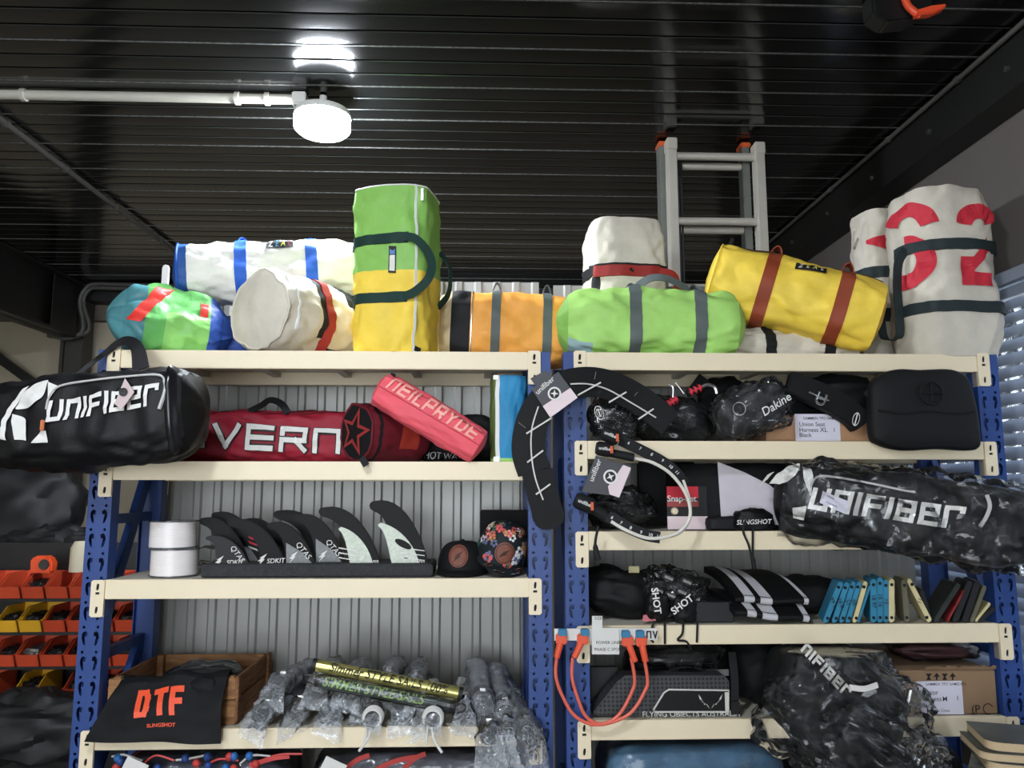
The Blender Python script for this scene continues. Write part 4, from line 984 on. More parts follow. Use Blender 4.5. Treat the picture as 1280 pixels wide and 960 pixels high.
# T-shirt
r = thing('t_shirt', 'black T-shirt with orange lettering draped over the front of the crate', 'shirt')
TL, TR, BR, BL = W(148, 856, 3.565), W(284, 846, 3.575), W(274, 931, 3.475), W(104, 922, 3.47)
def shirt(u, v):
    w = quadmap(TL, TR, BR, BL)(u, v); w.y += -.018 * sin(pi * v) - .012 * sin(pi * min(1, v * 1.2)) * sin(u * 3.1) + .010 * sin(u * 11 + v * 2.) * v + noise.noise((u * 3.5, v * 3, 2.)) * .016
    w.z += .010 * sin(pi * u) * (1 - v) - (.02 * (1 - u) ** 2 * v) + .006 * sin(u * 14) * (1 - v); return w
body_ = part(r, 'front', sheet(shirt, 44, 26, .010), blackc, ang=60)
def flap(u, v):
    w = shirt(u, 0).copy(); w.y += .075 * v; w.z += .012 * sin(pi * v) + .02 * v * (u < 2) - .03 * v * v + noise.noise((u * 5, v * 3, 8.)) * .010; return w
part(r, 'fold_over', sheet(flap, 36, 8, .008, (0, 0, -1)), blackc, ang=60)
part(r, 'collar_fold', MB().grid(blob(W(160, 850, 3.66), (.05, .03, .02), p=2, amp=.008, seed=6), 14, 22, closev=True), blackc, ang=60)
part(r, 'sleeve_fold', MB().grid(blob(W(258, 858, 3.585), (.07, .05, .045), (0, .3, 0), p=2, amp=.016, seed=9), 14, 22, closev=True), blackc, ang=60)
mor = mat('orange print', (240, 84, 44), .55)
def on_shirt(px, py):
    # nearest u, v on the sheet for a pixel
    u = (px - 104 - (148 - 104) * (1 - (py - 853) / 72)) / (148 + (284 - 148) * 1. - 148 + 18 * ((py - 853) / 72)); return max(0, min(1, u)), max(0, min(1, (py - 852) / 74))
def shirt_map(px0, py0, sc_, rot=0.):
    def fn(x, y):
        px, py = px0 + x * sc_, py0 - y * sc_ + x * sc_ * rot; u, v = on_shirt(px, py); return shirt(u, v) + V((0, -.0045, 0))
    return fn
for dpx, ch_ in ((169, 'D'), (189.5, 'T'), (208.5, 'F')):
    v, f, wd_ = strokes(ch_, 1.9, .62, .40, .1, .16); decal(r, 'lettering', ([(x, y) for x, y in v], f), shirt_map(dpx, 894, 16.5, -.06), mor, 'orange lettering')
v, f = text2d('SLINGSHOT', 1, .02, .3); decal(r, 'lettering', (v, f), shirt_map(196, 905.5, 6.2, -.02), mor, 'small orange lettering')
done(r)

# gold and dark tubes
gold = mat('gold foil', (196, 188, 112), .25, .7, var=.2, vs=12, bump=.2, bs=20); dkt = mat('dark sleeve', (54, 62, 58), .3, var=.2)
def tube_thing(label, A, B, rad, m, txt, tm, size, bold, cap_m, u0, flt=None):
    r = thing('sail_tube', label, 'tube'); part(r, 'tube_body', MB().tube([A.lerp(B, k / 12) for k in range(13)], rad, 24), m)
    d = (B - A).normalized(); 
    part(r, 'end_cap', MB().tube([A - d * .008, A + d * .012], rad * 1.03, 24), cap_m); part(r, 'end_cap', MB().tube([B - d * .012, B + d * .008], rad * 1.03, 24), cap_m)
    nx = V((0, -1, 0)); nx = (nx - d * nx.dot(d)).normalized(); up = nx.cross(d) * -1
    if up.z < 0: up = -up
    v, f = text2d(txt, size, bold, .25, 'LEFT'); 
    def fn(x, y):
        a = y / rad + .35; return A + d * (u0 + x) + (nx * cos(a) + up * sin(a)) * (rad + .0055)
    decal(r, 'lettering', (v, f), fn, tm); return r
A, B = W(393, 831, 3.60), W(576, 867, 3.60)
r = tube_thing('long gold foil tube with black lettering on top of the plastic-wrapped pile', A, B, .027, gold, 'Simmer STYLE SAILS 100%', m_lab, .048, .012, m_lab, .07)
part(r, 'cable_tie', MB().tube([A.lerp(B, .30), A.lerp(B, .306)], .030, 16), m_lab); done(r)
A2, B2 = W(396, 851, 3.56), W(566, 883, 3.56)
r = tube_thing('long dark grey tube with green lettering below the gold tube', A2, B2, .024, dkt, 'SIMMER STYLE SAILS', mat('green print', (140, 172, 100), .5), .050, .01, m_lab, .03); lump(r, 'plastic_wrap', blob((A2 + B2) / 2, (.36, .029, .029), (0, radians(11), 0), p=4, amp=.003, cr=.008, cf=14, seed=8), film_c, 20, 60); done(r)

# plastic-wrapped fittings
alu_t = mat('grey tube', (158, 158, 164), .4, .3, var=.1); carb = mat('carbon tube', (58, 60, 66), .35, var=.2)
def wrapped(A, d, L, rad, m, seed, label='grey mast fitting sleeved in clear crumpled plastic in the pile beside the crate', droop=.10, rope=False, grp='plastic sleeved mast fittings'):
    """A = front end, d = direction to the back"""
    d = V(d).normalized(); r = thing('wrapped_fitting', label, 'mast fitting', grp); sd = d.cross(V((0, 0, 1))).normalized(); up = sd.cross(d)
    part(r, 'tube', MB().tube([A, A + d * L], rad, 18), m)
    part(r, 'end_plug', MB().tube([A - d * .012, A + d * .006], rad * .96, 18), m_blackp); part(r, 'plug_hole', MB().tube([A - d * .0135, A - d * .011], rad * .38, 12), m_dark)
    part(r, 'collar', MB().tube([A + d * .05, A + d * .085], rad * 1.14, 18), m_blackp)
    part(r, 'clip', MB().box((-.012, -.02, 0), (.012, .02, .012), M=Matrix.Translation(A + d * .045 + up * rad)), m_silver)
    rn = random.Random(seed); tw = rn.uniform(-.6, .6); fl = rn.uniform(.7, 1.25)
    def fn(u, v):
        a = v * 2 * pi; x = -droop + (L + droop + .02) * u
        if x < -.005: k = min(1, (-x) / droop); sx, sz = 1.25 + fl * .55 * k, max(.10, 1.25 * (1 - k) ** 1.2 + .05)
        else: sx = sz = 1.28 if u < .97 else .9
        e1 = sd * cos(tw * (x < 0) * min(1, -x / droop)) + up * sin(tw * (x < 0) * min(1, -x / droop)); e2 = up * cos(tw * (x < 0) * min(1, -x / droop)) - sd * sin(tw * (x < 0) * min(1, -x / droop))
        q = A + d * x + e1 * (cos(a) * rad * sx) + e2 * (sin(a) * rad * sz)
        if x < 0: q.z -= .9 * x * x / droop
        if q.y > 3.53 and q.z < Z4 + .006: q.z = Z4 + .006
        n = (crumple(q, 17, seed) - .22) * .028 + noise.noise(q * 26 + V((seed, 0, 0))) * .007
        return q + (e1 * cos(a) + e2 * sin(a)) * n
    part(r, 'plastic_sleeve', MB().grid(fn, 34, 26, closev=True), film_m, ang=50)
    if rope:
        w = rad * 1.05
        for k in range(4): part(r, 'rope_coil', MB().tube([A - d * (.02 - .012 * k) + (sd * cos(a) + up * sin(a)) * w * (1.25 + .1 * (k % 2)) for a in [2 * pi * j / 28 for j in range(28)]], .0065, 6, closed=True), m_white)
        p0 = A - d * .03 - up * rad; part(r, 'rope_tail', MB().tube(smooth_path([p0, p0 + V((.01 * rope, -.03, -.04)), p0 + V((.045 * rope, -.05, -.085))], 5), .006, 6), m_white)
        part(r, 'rope_tail', MB().tube(smooth_path([p0 - sd * .02, p0 + V((-.02, -.03, -.03)), p0 + V((-.022, -.03, -.06))], 5), .005, 6), m_white)
    return done(r)
dn = lambda dx, dz=0.: (dx, 1, dz)
rw = .037
for i, (px, Y, dx, m) in enumerate(((328, 3.56, .25, alu_t), (372, 3.62, .08, alu_t), (415, 3.60, .05, carb), (455, 3.66, .02, alu_t), (504, 3.62, .0, alu_t), (532, 3.58, .0, carb), (580, 3.60, -.05, alu_t))):
    p = W(px, 900, Y); p.z = Z4 + .060; wrapped(p, dn(dx), .40, rw, m, i + 1)
for i, (px, Y, dx, m) in enumerate(((348, 3.66, .22, alu_t), (398, 3.68, .05, alu_t), (436, 3.66, .04, carb), (484, 3.70, .02, alu_t), (520, 3.64, -.02, carb))):
    p = W(px, 880, Y); p.z = Z4 + .155; wrapped(p, dn(dx), .34, rw, m, i + 11)
p = W(466, 908, 3.50); p.z = Z4 + .054; wrapped(p, dn(.0), .10, .028, carb, 31, 'black mast fitting with coils of white rope, a single tail hanging down in front', .05, -1, 'roped fittings')
p = W(541, 905, 3.47); p.z = Z4 + .056; wrapped(p, dn(.0), .10, .029, carb, 32, 'black mast fitting with coils of white rope next to the bare patch of shelf', .05, 1, 'roped fittings')
lb_ = 'dark mast tube in a loose clear plastic bag near the rack post'
for i, (A_, d_, L_, m) in enumerate(((W(632, 892, 3.62), (-.08, 1, .22), .42, alu_t), (W(604, 880, 3.66), (-.10, 1, .26), .36, alu_t), (W(661, 915, 3.47), (-.22, 1, .16), .52, carb), (W(636, 912, 3.54), (-.12, 1, .12), .50, carb), (W(612, 918, 3.52), (-.05, 1, .08), .40, alu_t))):
    wrapped(A_, d_, L_, .044, m, i + 41, lb_, .12, grp='bagged mast tubes by the post')

# ================================================================== left rack, below the fourth shelf
r = thing('bagged_ropes', 'plastic bag of blue and red line fittings under the shelf with the crate', 'ropes')
cc = V((-1.24, 3.80, .39)); lump(r, 'contents', blob(cc, (.38, .2, .225), p=4, amp=.02, seed=13), cloth('slate cloth', (62, 66, 78), .6, var=.2)); rn = random.Random(5)
for i in range(14):
    px = rn.uniform(145, 330); q = W(px, rn.uniform(943, 962), 3.56); part(r, 'bead', MB().grid(blob(q, (.018, .018, .018), p=2, amp=0), 6, 8, closev=True), (m_blue, mat('red cord', (190, 60, 56), .5), mat('bright blue bead', (42, 104, 170), .4))[i % 3])
for i in range(6):
    px = 140 + 40 * i; part(r, 'cord', MB().tube(smooth_path([W(px, 946 + rn.uniform(-3, 10), 3.565), W(px + 15, 944 + rn.uniform(-3, 8), 3.56), W(px + 38, 942 + rn.uniform(0, 9), 3.565)], 5), .005, 5), mat('red cord', (190, 60, 56), .5) if i % 2 else m_logo)
part(r, 'red_cord', MB().ribbon(smooth_path([W(312, 957, 3.565), W(340, 948, 3.56), W(362, 945, 3.565)], 5), .02, .004, nrm=(0, -1, 0)), mat('red cord', (190, 60, 56), .5))
lump(r, 'plastic_wrap', blob(cc + V((0, -.01, .0)), (.40, .21, .235), p=4, amp=.005, seed=13, cr=.02, cf=7), film_h, 36, 60); done(r)
r = thing('bagged_sail', 'plastic bag of grey and red folded sail under the shelf with the gold tube', 'sail')
cc = V((-.32, 3.80, .39)); lump(r, 'folded_sail', blob(cc, (.44, .2, .225), p=4, amp=.02, seed=15), cloth('grey sail', (84, 84, 92), .6, var=.25))
for i, (a, b) in enumerate((((430, 962), (462, 944)), ((505, 960), (532, 942)), ((470, 962), (520, 946)))):
    part(r, 'red_panel', MB().ribbon(smooth_path([W(*a, 3.565), W((a[0] + b[0]) / 2, (a[1] + b[1]) / 2 - 3, 3.56), W(*b, 3.565)], 5), .02, .004, nrm=(0, -1, 0)), cloth('red sail', (170, 62, 56), .6))
lump(r, 'plastic_wrap', blob(cc + V((0, -.01, 0)), (.46, .21, .235), p=4, amp=.005, seed=15, cr=.02, cf=7), film_h, 36, 60); done(r)
for i, (px, txt) in enumerate(((168, 'a'), (416, 'b'))):
    single('paper_tag', ('white paper tag poking up in front of the bag of blue and red line fittings', 'white paper tag poking up in front of the bag of folded sail')[i], 'tag',
           sheet(quadmap(W(px - 8, 945, 3.50), W(px + 18, 957, 3.50), W(px + 6, 985, 3.50), W(px - 22, 972, 3.50)), 2, 2, .002), m_white)

# ================================================================== right rack, second shelf
R2, R3, R4, R5 = ZR[1], ZR[2], ZR[3], ZR[4]
card_g = mat('dark grey card', (66, 66, 70), .55); card_p = mat('pink white card', (226, 206, 208), .55); m_wline = mat('pale piping', (206, 204, 196), .5)
def star_logo(parent, c, R, ux, uz, ring=m_lab):
    fc = facing(c, ux, uz, .0015); decal(parent, 'logo', arc2(0, 0, R * .74, R, 0, 360, 28), fc, printw); decal(parent, 'logo', arc2(0, 0, 0, R * .74, 0, 360, 24), facing(c, ux, uz, .0010), ring)
    pts = [(R * .62 * cos(radians(45 + 90 * (k // 2))) if k % 2 == 0 else R * .20 * cos(radians(90 + 90 * (k // 2))), R * .62 * sin(radians(45 + 90 * (k // 2))) if k % 2 == 0 else R * .20 * sin(radians(90 + 90 * (k // 2)))) for k in range(8)]
    decal(parent, 'logo', (pts, [tuple(range(8))]), fc, printw)
def hang_tag(root, corners, split, Y, logo_c, logo_r, word_c, ux, word):
    """corners in pixels clockwise from the top; split = fraction that is grey"""
    a, b, c_, d = corners; lerp = lambda p, q, t: (p[0] + (q[0] - p[0]) * t, p[1] + (q[1] - p[1]) * t)
    m1, m2 = lerp(a, d, split[0]), lerp(b, c_, split[1])
    t = part(root, 'hang_tag', MB().prism(pxpoly([a, b, m2, m1], Y), Y, Y + .003), card_g, 'grey and pale pink hang tag'); part(t, 'tag_foot', MB().prism(pxpoly([m1, m2, c_, d], Y), Y, Y + .003), card_p)
    uz = V((-ux[2], 0, ux[0])); star_logo(t, W(*logo_c, Y) + V((0, -.001, 0)), logo_r, ux, uz)
    v, f = text2d(word, .034, .006); decal(t, 'tag_print', (v, f), facing(W(*word_c, Y), ux, uz, .0015), printw)
    return t
# --- curved harness pad strip with hang tag
r = thing('curved_pad', 'long curved black pad with white grid lines and hang tag on the rack posts', 'pad')
path = [((650, 590), 3.44), ((660, 560), 3.44), ((668, 520), 3.44), ((692, 490), 3.45), ((724, 478), 3.47), ((760, 481), 3.50), ((800, 500), 3.525), ((838, 530), 3.53), ((862, 552), 3.53)]
up_ = smooth_path([W(*p, y) for p, y in [((668, 590), 3.44)] + path[1:-1]], 8)
n_ = len(up_); part(r, 'upper_pad', MB().ribbon(up_, [.15 - .02 * (k / n_) for k in range(n_)], .014, nrm=(0, -1, 0)), neop, bevel=.003)
lo_ = smooth_path([W(672, 588, 3.43), W(676, 610, 3.43), W(682, 632, 3.43), W(686, 645, 3.43), W(690, 655, 3.43), W(692, 661, 3.43)], 5)
part(r, 'lower_pad', MB().ribbon(lo_, [.142, .142, .142] + [.135] * 15 + [.125, .12, .11, .10, .085, .06, .03, .012][-(len(lo_) - 18):], .014, nrm=(0, -1, 0)), neop)
cl = smooth_path([W(*p, y - .012) for p, y in (((673, 508), 3.44), ((665, 535), 3.44), ((664, 565), 3.44), ((669, 597), 3.425), ((679, 625), 3.42))], 6)
part(r, 'line', MB().ribbon(cl, .006, .004, nrm=(0, -1, 0)), m_wline)
cl = smooth_path([W(*p, y - .013) for p, y in (((713, 480), 3.465), ((735, 480), 3.475), ((760, 487), 3.50), ((790, 504), 3.515), ((820, 522), 3.525))], 6)
part(r, 'line', MB().ribbon(cl, .006, .004, nrm=(0, -1, 0)), m_wline)
for a, b, y in (((658, 542), (690, 522), 3.44), ((659, 578), (679, 563), 3.44), ((670, 618), (688, 605), 3.43), ((715, 498), (751, 478), 3.475), ((761, 503), (783, 490), 3.50), ((798, 524), (817, 511), 3.52)):
    part(r, 'line', MB().ribbon([W(*a, y - .014), W(*b, y - .014)], .007, .004, nrm=(0, -1, 0)), m_wline)
for a, b, y in (((743, 474), (745, 465), 3.49), ((747, 499), (750, 489), 3.50), ((793, 495), (797, 490), 3.52), ((648, 528), (657, 535), 3.44)):
    part(r, 'stitch', MB().ribbon([W(*a, y - .012), W(*b, y - .012)], .003, .004, nrm=(0, -1, 0)), mat('grey stitch', (110, 110, 110), .6))
ux = (W(695, 474, 3.4) - W(677, 490, 3.4)).normalized()
hang_tag(r, [(664, 486), (698, 465), (722, 497), (688, 522)], (.60, .62), 3.405, (693, 492), .030, (681, 482), ux, 'unifiber')
part(r, 'tag_loop', MB().prism(pxpoly([(663, 473), (682, 463), (690, 470), (670, 483)], 3.41), 3.41, 3.414), card_g); done(r)

# --- black pouch in film beside the post
r = thing('harness_pouch', 'shiny black pouch with a pale oval emblem beside the rack post', 'pouch')
cc = W(768, 528, 3.64); cc.z = R2 + .118; lump(r, 'pouch_body', blob(cc, (.115, .07, .112), (0, .35, 0), p=2.6, amp=.02, seed=21, zmin=R2 + .004), mat('shiny black vinyl', (16, 16, 17), .2, var=.2, bump=.4, bs=20, dist=.01))
q = W(749, 516, 3.555); decal(r, 'emblem', join2(arc2(0, 0, .017, .020, 0, 360, 24, .6), arc2(0, 0, .030, .034, 0, 360, 24, .6), gridpoly([(-.003, -.018), (.003, -.018), (.003, .018), (-.003, .018)], 1, 2)), facing(q, (.94, 0, .35), (-.35, 0, .94), .0), m_wline)
lump(r, 'plastic_wrap', blob(cc, (.118, .075, .113), (0, .35, 0), p=2.6, amp=.02, seed=21, grow=.006, cr=.02, cf=10, zmin=R2 + .003), film_c, 50, 70, ang=30); done(r)
# --- harness lines: white cable, numbered straps, cuffs
r = thing('harness_lines', 'white cable harness lines with black numbered straps and grey hang tag near the post', 'harness line')
wc = mat('white cable', (222, 216, 204), .45)
part(r, 'cable', MB().tube(smooth_path([W(793, 573, 3.46), W(815, 578, 3.45), W(838, 592, 3.44), W(856, 615, 3.43), W(863, 640, 3.42), W(856, 658, 3.41), W(840, 669, 3.40), W(812, 673, 3.40), W(785, 664, 3.41), W(764, 652, 3.43)], 6), .0075, 8), wc)
part(r, 'cable', MB().tube(smooth_path([W(854, 600, 3.45), W(862, 625, 3.45), W(862, 650, 3.44), W(848, 667, 3.43), W(820, 674, 3.43)], 6), .006, 8), wc)
nt_ = blackw
s1 = smooth_path([W(775, 550, 3.49), W(800, 562, 3.48), W(828, 577, 3.47), W(846, 592, 3.46), W(856, 606, 3.46)], 6); part(r, 'numbered_strap', MB().ribbon(s1, .050, .006, nrm=(0, -1, .15)), nt_)
s2 = smooth_path([W(760, 645, 3.44), W(780, 657, 3.42), W(805, 668, 3.41), W(825, 672, 3.41)], 6); part(r, 'numbered_strap', MB().ribbon(s2, .050, .006, nrm=(0, -1, .15)), nt_)
for pts_, k0 in ((s1, 3), (s2, 2)):
    for i in range(6):
        j = min(k0 + i * 3, len(pts_) - 2); d_ = (pts_[j + 1] - pts_[j]).normalized(); v, f = text2d(str(6 + i), .020, .01); decal(r, 'numeral', (v, f), facing(pts_[j] + V((0, -.004, .004)), d_, V((-d_.z, 0, d_.x)), .002), printw)
def cuff(a, b, rad, word):
    A_, B_ = W(*a, 3.45), W(*b, 3.45); d_ = (B_ - A_).normalized(); o = part(r, 'cuff', MB().tube([A_.lerp(B_, k / 6) for k in range(7)], [rad * .8, rad, rad * 1.02, rad, rad * 1.02, rad, rad * .8], 16), blackw, 'black cuff')
    v, f = text2d(word, rad * .62, .012); decal(o, 'lettering', (v, f), facing((A_ + B_) / 2 + V((0, -rad - .001, 0)), d_, V((-d_.z, 0, d_.x))), printw)
    e = part(o, 'orange_tab', MB().box((-.006, -.003, -rad * .5), (.006, .003, rad * .5), M=Matrix.Translation(A_.lerp(B_, .86) + V((0, -rad - .001, 0)))), m_orange)
cuff((752, 540), (773, 549), .034, 'unifiber'); cuff((745, 560), (766, 563), .032, 'unifiber'); cuff((719, 624), (742, 634), .036, 'unifiber')
part(r, 'sleeve', MB().tube([W(762, 566, 3.46), W(792, 572, 3.46)], .019, 12), blackw); part(r, 'sleeve', MB().tube([W(740, 634, 3.46), W(764, 650, 3.46)], .024, 12), blackw)
part(r, 'cord', MB().tube(smooth_path([W(748, 658, 3.45), W(744, 680, 3.44), W(748, 700, 3.43)], 5), [.006] * 6 + [.012] * 5, 6), blackw)
ux = (W(748, 577, 3.4) - W(739, 600, 3.4)).normalized()
t = part(r, 'hang_tag', MB().prism(pxpoly([(727, 615), (745, 569), (779, 581), (771, 593), (760, 608), (762, 619)], 3.455), 3.455, 3.458), card_g, 'grey and pale pink hang tag')
part(t, 'tag_foot', MB().prism(pxpoly([(779, 581), (789, 585), (774, 622), (762, 618), (760, 608), (771, 593)], 3.455), 3.455, 3.458), card_p)
uz = V((-ux[2], 0, ux[0])); star_logo(t, W(763, 596, 3.455), .032, ux, uz); v, f = text2d('unifiber', .034, .006); decal(t, 'tag_print', (v, f), facing(W(744, 588, 3.455), ux, uz, .0015), printw); done(r)
# --- packet of snap-set
r = thing('blister_packet', 'red and white blister packet standing inside the white cable loop', 'packet')
x0, x1 = W(834, 640, 3.66).x, W(884, 640, 3.66).x; z0 = R3 + .003; z1 = W(850, 608, 3.66).z
part(r, 'card', MB().box((x0, 3.66, z0), (x1, 3.672, z1)), m_lab)
hh = z1 - z0
part(r, 'red_band', MB().box((x0, 3.658, z1 - .055), (x1 - .04, 3.66, z1 - .0)), m_redp)
part(r, 'red_band', MB().box((x0, 3.658, z1 - .095), (x1 - .04, 3.66, z1 - .066)), mat('brown red print', (150, 62, 58), .5))
part(r, 'white_band', MB().box((x0, 3.658, z0), (x1, 3.66, z0 + .06)), card_p)
v, f = text2d('Snap-Set', .040, .01); pk = decal(r, 'lettering', (v, f), facing(V(((x0 + x1) / 2 - .025, 3.657, z1 - .058))), printw)
part(r, 'blister', MB().lathe([(0, .016), (.014, .014), (.018, 0)], 14, M=Matrix.Translation((x0 + .035, 3.66, z1 - .115)) @ Matrix.Rotation(pi / 2, 4, 'X')), mat('ivory knob', (226, 208, 176), .4)); done(r)
r = thing('bagged_shackles', 'black straps in a crumpled clear bag behind the white cable loop', 'straps')
cc = W(775, 640, 3.78); cc.z = R3 + .10; lump(r, 'straps', blob(cc, (.16, .12, .085), p=2.3, amp=.03, seed=23, zmin=R3 + .004), blackn); lump(r, 'plastic_wrap', blob(cc, (.165, .125, .09), p=2.3, amp=.03, seed=23, grow=.01, cr=.04, cf=9, zmin=R3 + .003), film_h, 56, 80, ang=30); done(r)

# --- black waist harness with chrome clips, coat hangers
r = thing('waist_harness', 'black waist harness with red striped cords and chrome clips near the top beam', 'harness')
cc = W(838, 525, 3.84); cc.z = R2 + .115; lump(r, 'harness_body', blob(cc, (.20, .14, .11), (0, .12, 0), p=2.5, amp=.03, seed=25, zmin=R2 + .004), neop)
for a, b in (((833, 507), (846, 498)), ((859, 492), (877, 484))):
    A_, B_ = W(*a, 3.66), W(*b, 3.66); o = part(r, 'cord', MB().tube([A_, B_], .018, 10), blackw)
    for k in range(3): part(o, 'red_stripe', MB().tube([A_.lerp(B_, .2 + .3 * k) + V((-.004, 0, -.006)), A_.lerp(B_, .28 + .3 * k) + V((.004, 0, .006))], .0187, 10), m_redp)
for a, b, c_ in (((835, 480), (841, 484), (841, 497)), ((844, 478), (849, 484), (855, 492))): part(r, 'chrome_clip', MB().tube(smooth_path([W(*a, 3.64), W(*b, 3.64), W(*c_, 3.64)], 5), .004, 6), m_silver)
part(r, 'buckle', MB().tube(smooth_path([W(878, 484, 3.66), W(884, 481, 3.66), W(893, 484, 3.66), W(896, 492, 3.66)], 5), .010, 8), m_silver)
lump(r, 'plastic_wrap', blob(cc, (.205, .145, .115), (0, .12, 0), p=2.5, amp=.03, seed=25, grow=.004, cr=.025, cf=8, zmin=R2 + .003), film_c, 56, 76, ang=30); done(r)
r = thing('webbing_bundle', 'upright bundle of black webbing behind the chrome clips', 'webbing'); part(r, 'strap', MB().ribbon(smooth_path([W(866, 490, 3.95), W(874, 480, 3.95), W(880, 472, 3.95)], 5), .06, .02, nrm=(0, -1, 0)), blackw)
lump(r, 'webbing', blob(W(905, 495, 4.0) + V((0, 0, -.02)), (.14, .07, .12), p=2.4, amp=.015, seed=26, zmin=R2 + .004), blackc); done(r)
# --- bagged seat harness with white lettering
r = thing('bagged_harness', 'black seat harness in a crumpled clear bag with white script, leaning on the small box', 'harness')
cc = W(938, 520, 3.60); cc.z = R2 + .150; lump(r, 'harness', blob(cc, (.175, .075, .105), (0, -.38, 0), p=2.6, amp=.02, seed=27, zmin=R2 + .004), mat('charcoal neoprene', (28, 30, 32), .55, var=.25))
q = W(930, 513, 3.52); ux = V((.85, 0, .52)); v, f = text2d('Dakine', .055, .006, .2); decal(r, 'lettering', (v, f), facing(W(970, 506, 3.505), ux, (-.52, 0, .85)), printw)
decal(r, 'emblem', arc2(0, 0, .028, .031, 0, 360, 26), facing(W(924, 511, 3.515), (1, 0, 0)), m_logo)
lump(r, 'plastic_wrap', blob(cc + V((0, -.01, 0)), (.185, .085, .115), (0, -.38, 0), p=2.6, amp=.02, seed=27, grow=.012, cr=.05, cf=8, zmin=R2 + .003), film_h, 60, 84, ang=30)
part(r, 'hanger_hook', MB().tube(smooth_path([W(964, 484, 3.60), W(960, 477, 3.60), W(963, 471, 3.60), W(970, 471, 3.60), W(974, 478, 3.60)], 5), .004, 6), m_silver); done(r)
# --- small cardboard box with label
card = mat('brown cardboard', (168, 128, 94), .85, var=.08, vs=5, bump=.15, bs=60); card2 = mat('dull cardboard', (140, 112, 84), .85, var=.10, vs=5, bump=.2, bs=60); paper = mat('label paper', (216, 212, 224), .6)
r = thing('cardboard_box', 'low brown cardboard box with white size XL label on the shelf below the top bags', 'box')
bx0, bx1 = W(958, 540, 3.62).x, W(1089, 540, 3.62).x; bz = W(1000, 519, 3.62).z
part(r, 'box_body', MB().box((bx0, 3.62, R2 + .003), (bx1, 3.95, bz)), card, bevel=.004)
lx0_, lx1_ = W(994, 540, 3.62).x, W(1050, 540, 3.62).x; part(r, 'label', MB().box((lx0_, 3.6175, R2 + .006), (lx1_, 3.62, W(1000, 517.5, 3.62).z)), paper, 'white paper label')
fc = facing((0, 3.6172, 0))
def put(root, s, px, py, Y, size, m=m_lab, bold=.004, align='LEFT', shear=0., rot=0.):
    v, f = text2d(s, size, bold, shear, align); q = W(px, py, Y); c1, s1_ = cos(rot), sin(rot)
    return decal(root, 'lettering', ([(q.x + x * c1 - y * s1_, q.z + x * s1_ + y * c1) for x, y in v], f), lambda x, z: V((x, Y, z)), m)
put(r, 'SAMMEN TPO SAMEDEN', 1004, 523, 3.616, .018); put(r, 'Union Seat', 999, 530.5, 3.616, .028); put(r, 'Harness', 999, 537.5, 3.616, .028); put(r, 'XL', 1025, 537.5, 3.616, .030); put(r, '1', 1041, 537.5, 3.616, .028); put(r, 'Black', 999, 544, 3.616, .028); done(r)
# --- black hook harness strap over the box
r = thing('hook_harness', 'black harness strap with a chrome hook draped over the low XL box', 'harness')
hp = [(984, 478), (1000, 484), (1030, 497), (1050, 508), (1066, 520), (1076, 533)]
part(r, 'strap_body', MB().ribbon(smooth_path([W(*p, 3.585) for p in hp], 6), [.10 + .02 * sin(pi * k / 30) for k in range(29)] + [.10, .085], .05, nrm=(0, -1, .1)), neop, bevel=.01)
lump(r, 'back_pad', blob(W(1045, 490, 3.76) + V((0, 0, -.005)), (.17, .12, .085), p=2.6, amp=.02, seed=29, zmin=bz + .003), neop)
part(r, 'hook', MB().tube(smooth_path([W(1024, 490, 3.53), W(1020, 500, 3.52), W(1024, 505, 3.51), W(1030, 504, 3.51), W(1033, 494, 3.53)], 6), .0055, 8), m_silver)
for a, b in (((1011, 490), (1036, 501)), ((1021, 497), (1031, 500))): part(r, 'bar', MB().tube([W(*a, 3.53), W(*b, 3.53)], .004, 6), m_silver)
decal(r, 'emblem', join2(arc2(0, 0, .028, .033, 0, 360, 24, .5), gridpoly([(-.003, -.028), (.003, -.028), (.003, .028), (-.003, .028)], 1, 2)), facing(W(1070, 524, 3.553), (.9, 0, -.3), (.3, 0, .9)), printw); done(r)
r = thing('dark_cloth', 'dark green black cloth stuffed at the back behind the hook harness', 'cloth'); lump(r, 'cloth_bulk', blob(W(1030, 482, 4.0) + V((0, 0, -.10)), (.28, .07, .11), p=3, amp=.02, seed=30, zmin=R2 + .004), cloth('bottle black', (30, 38, 36), .7, var=.2)); done(r)
# --- large black back pad
r = thing('back_pad', 'large black moulded harness back pad with an embossed round emblem, standing over the beam', 'pad')
bp_px = [(1088, 500), (1090, 480), (1103, 467), (1125, 461), (1150, 462), (1185, 461), (1203, 466), (1213, 477), (1222, 510), (1227, 550), (1224, 560), (1212, 563), (1175, 561), (1140, 563), (1118, 561), (1100, 555), (1090, 545)]
pp = [V((x, 0, z)) for x, z in pxpoly(bp_px, 3.47)]; pp = smooth_path(pp + [pp[0]], 4)[:-1]; b = MB(); cx_ = sum((p.x for p in pp)) / len(pp); cz_ = sum((p.z for p in pp)) / len(pp)
rings = ((1.0, .05), (1.0, .02), (.97, .004), (.92, -.004), (.6, -.010), (.3, -.013), (.02, -.013)); n_ = len(pp)
for k, dy in rings: b.v += [V((cx_ + (p.x - cx_) * k, 3.46 + dy, cz_ + (p.z - cz_) * k)) for p in pp]
for i in range(len(rings) - 1): b.f += [(i * n_ + j, i * n_ + (j + 1) % n_, (i + 1) * n_ + (j + 1) % n_, (i + 1) * n_ + j) for j in range(n_)]
b.f.append(tuple(range(n_))); b.f.append(tuple((len(rings) - 1) * n_ + j for j in range(n_))); b.m = [0] * len(b.f); part(r, 'pad_shell', b, neop, ang=50)
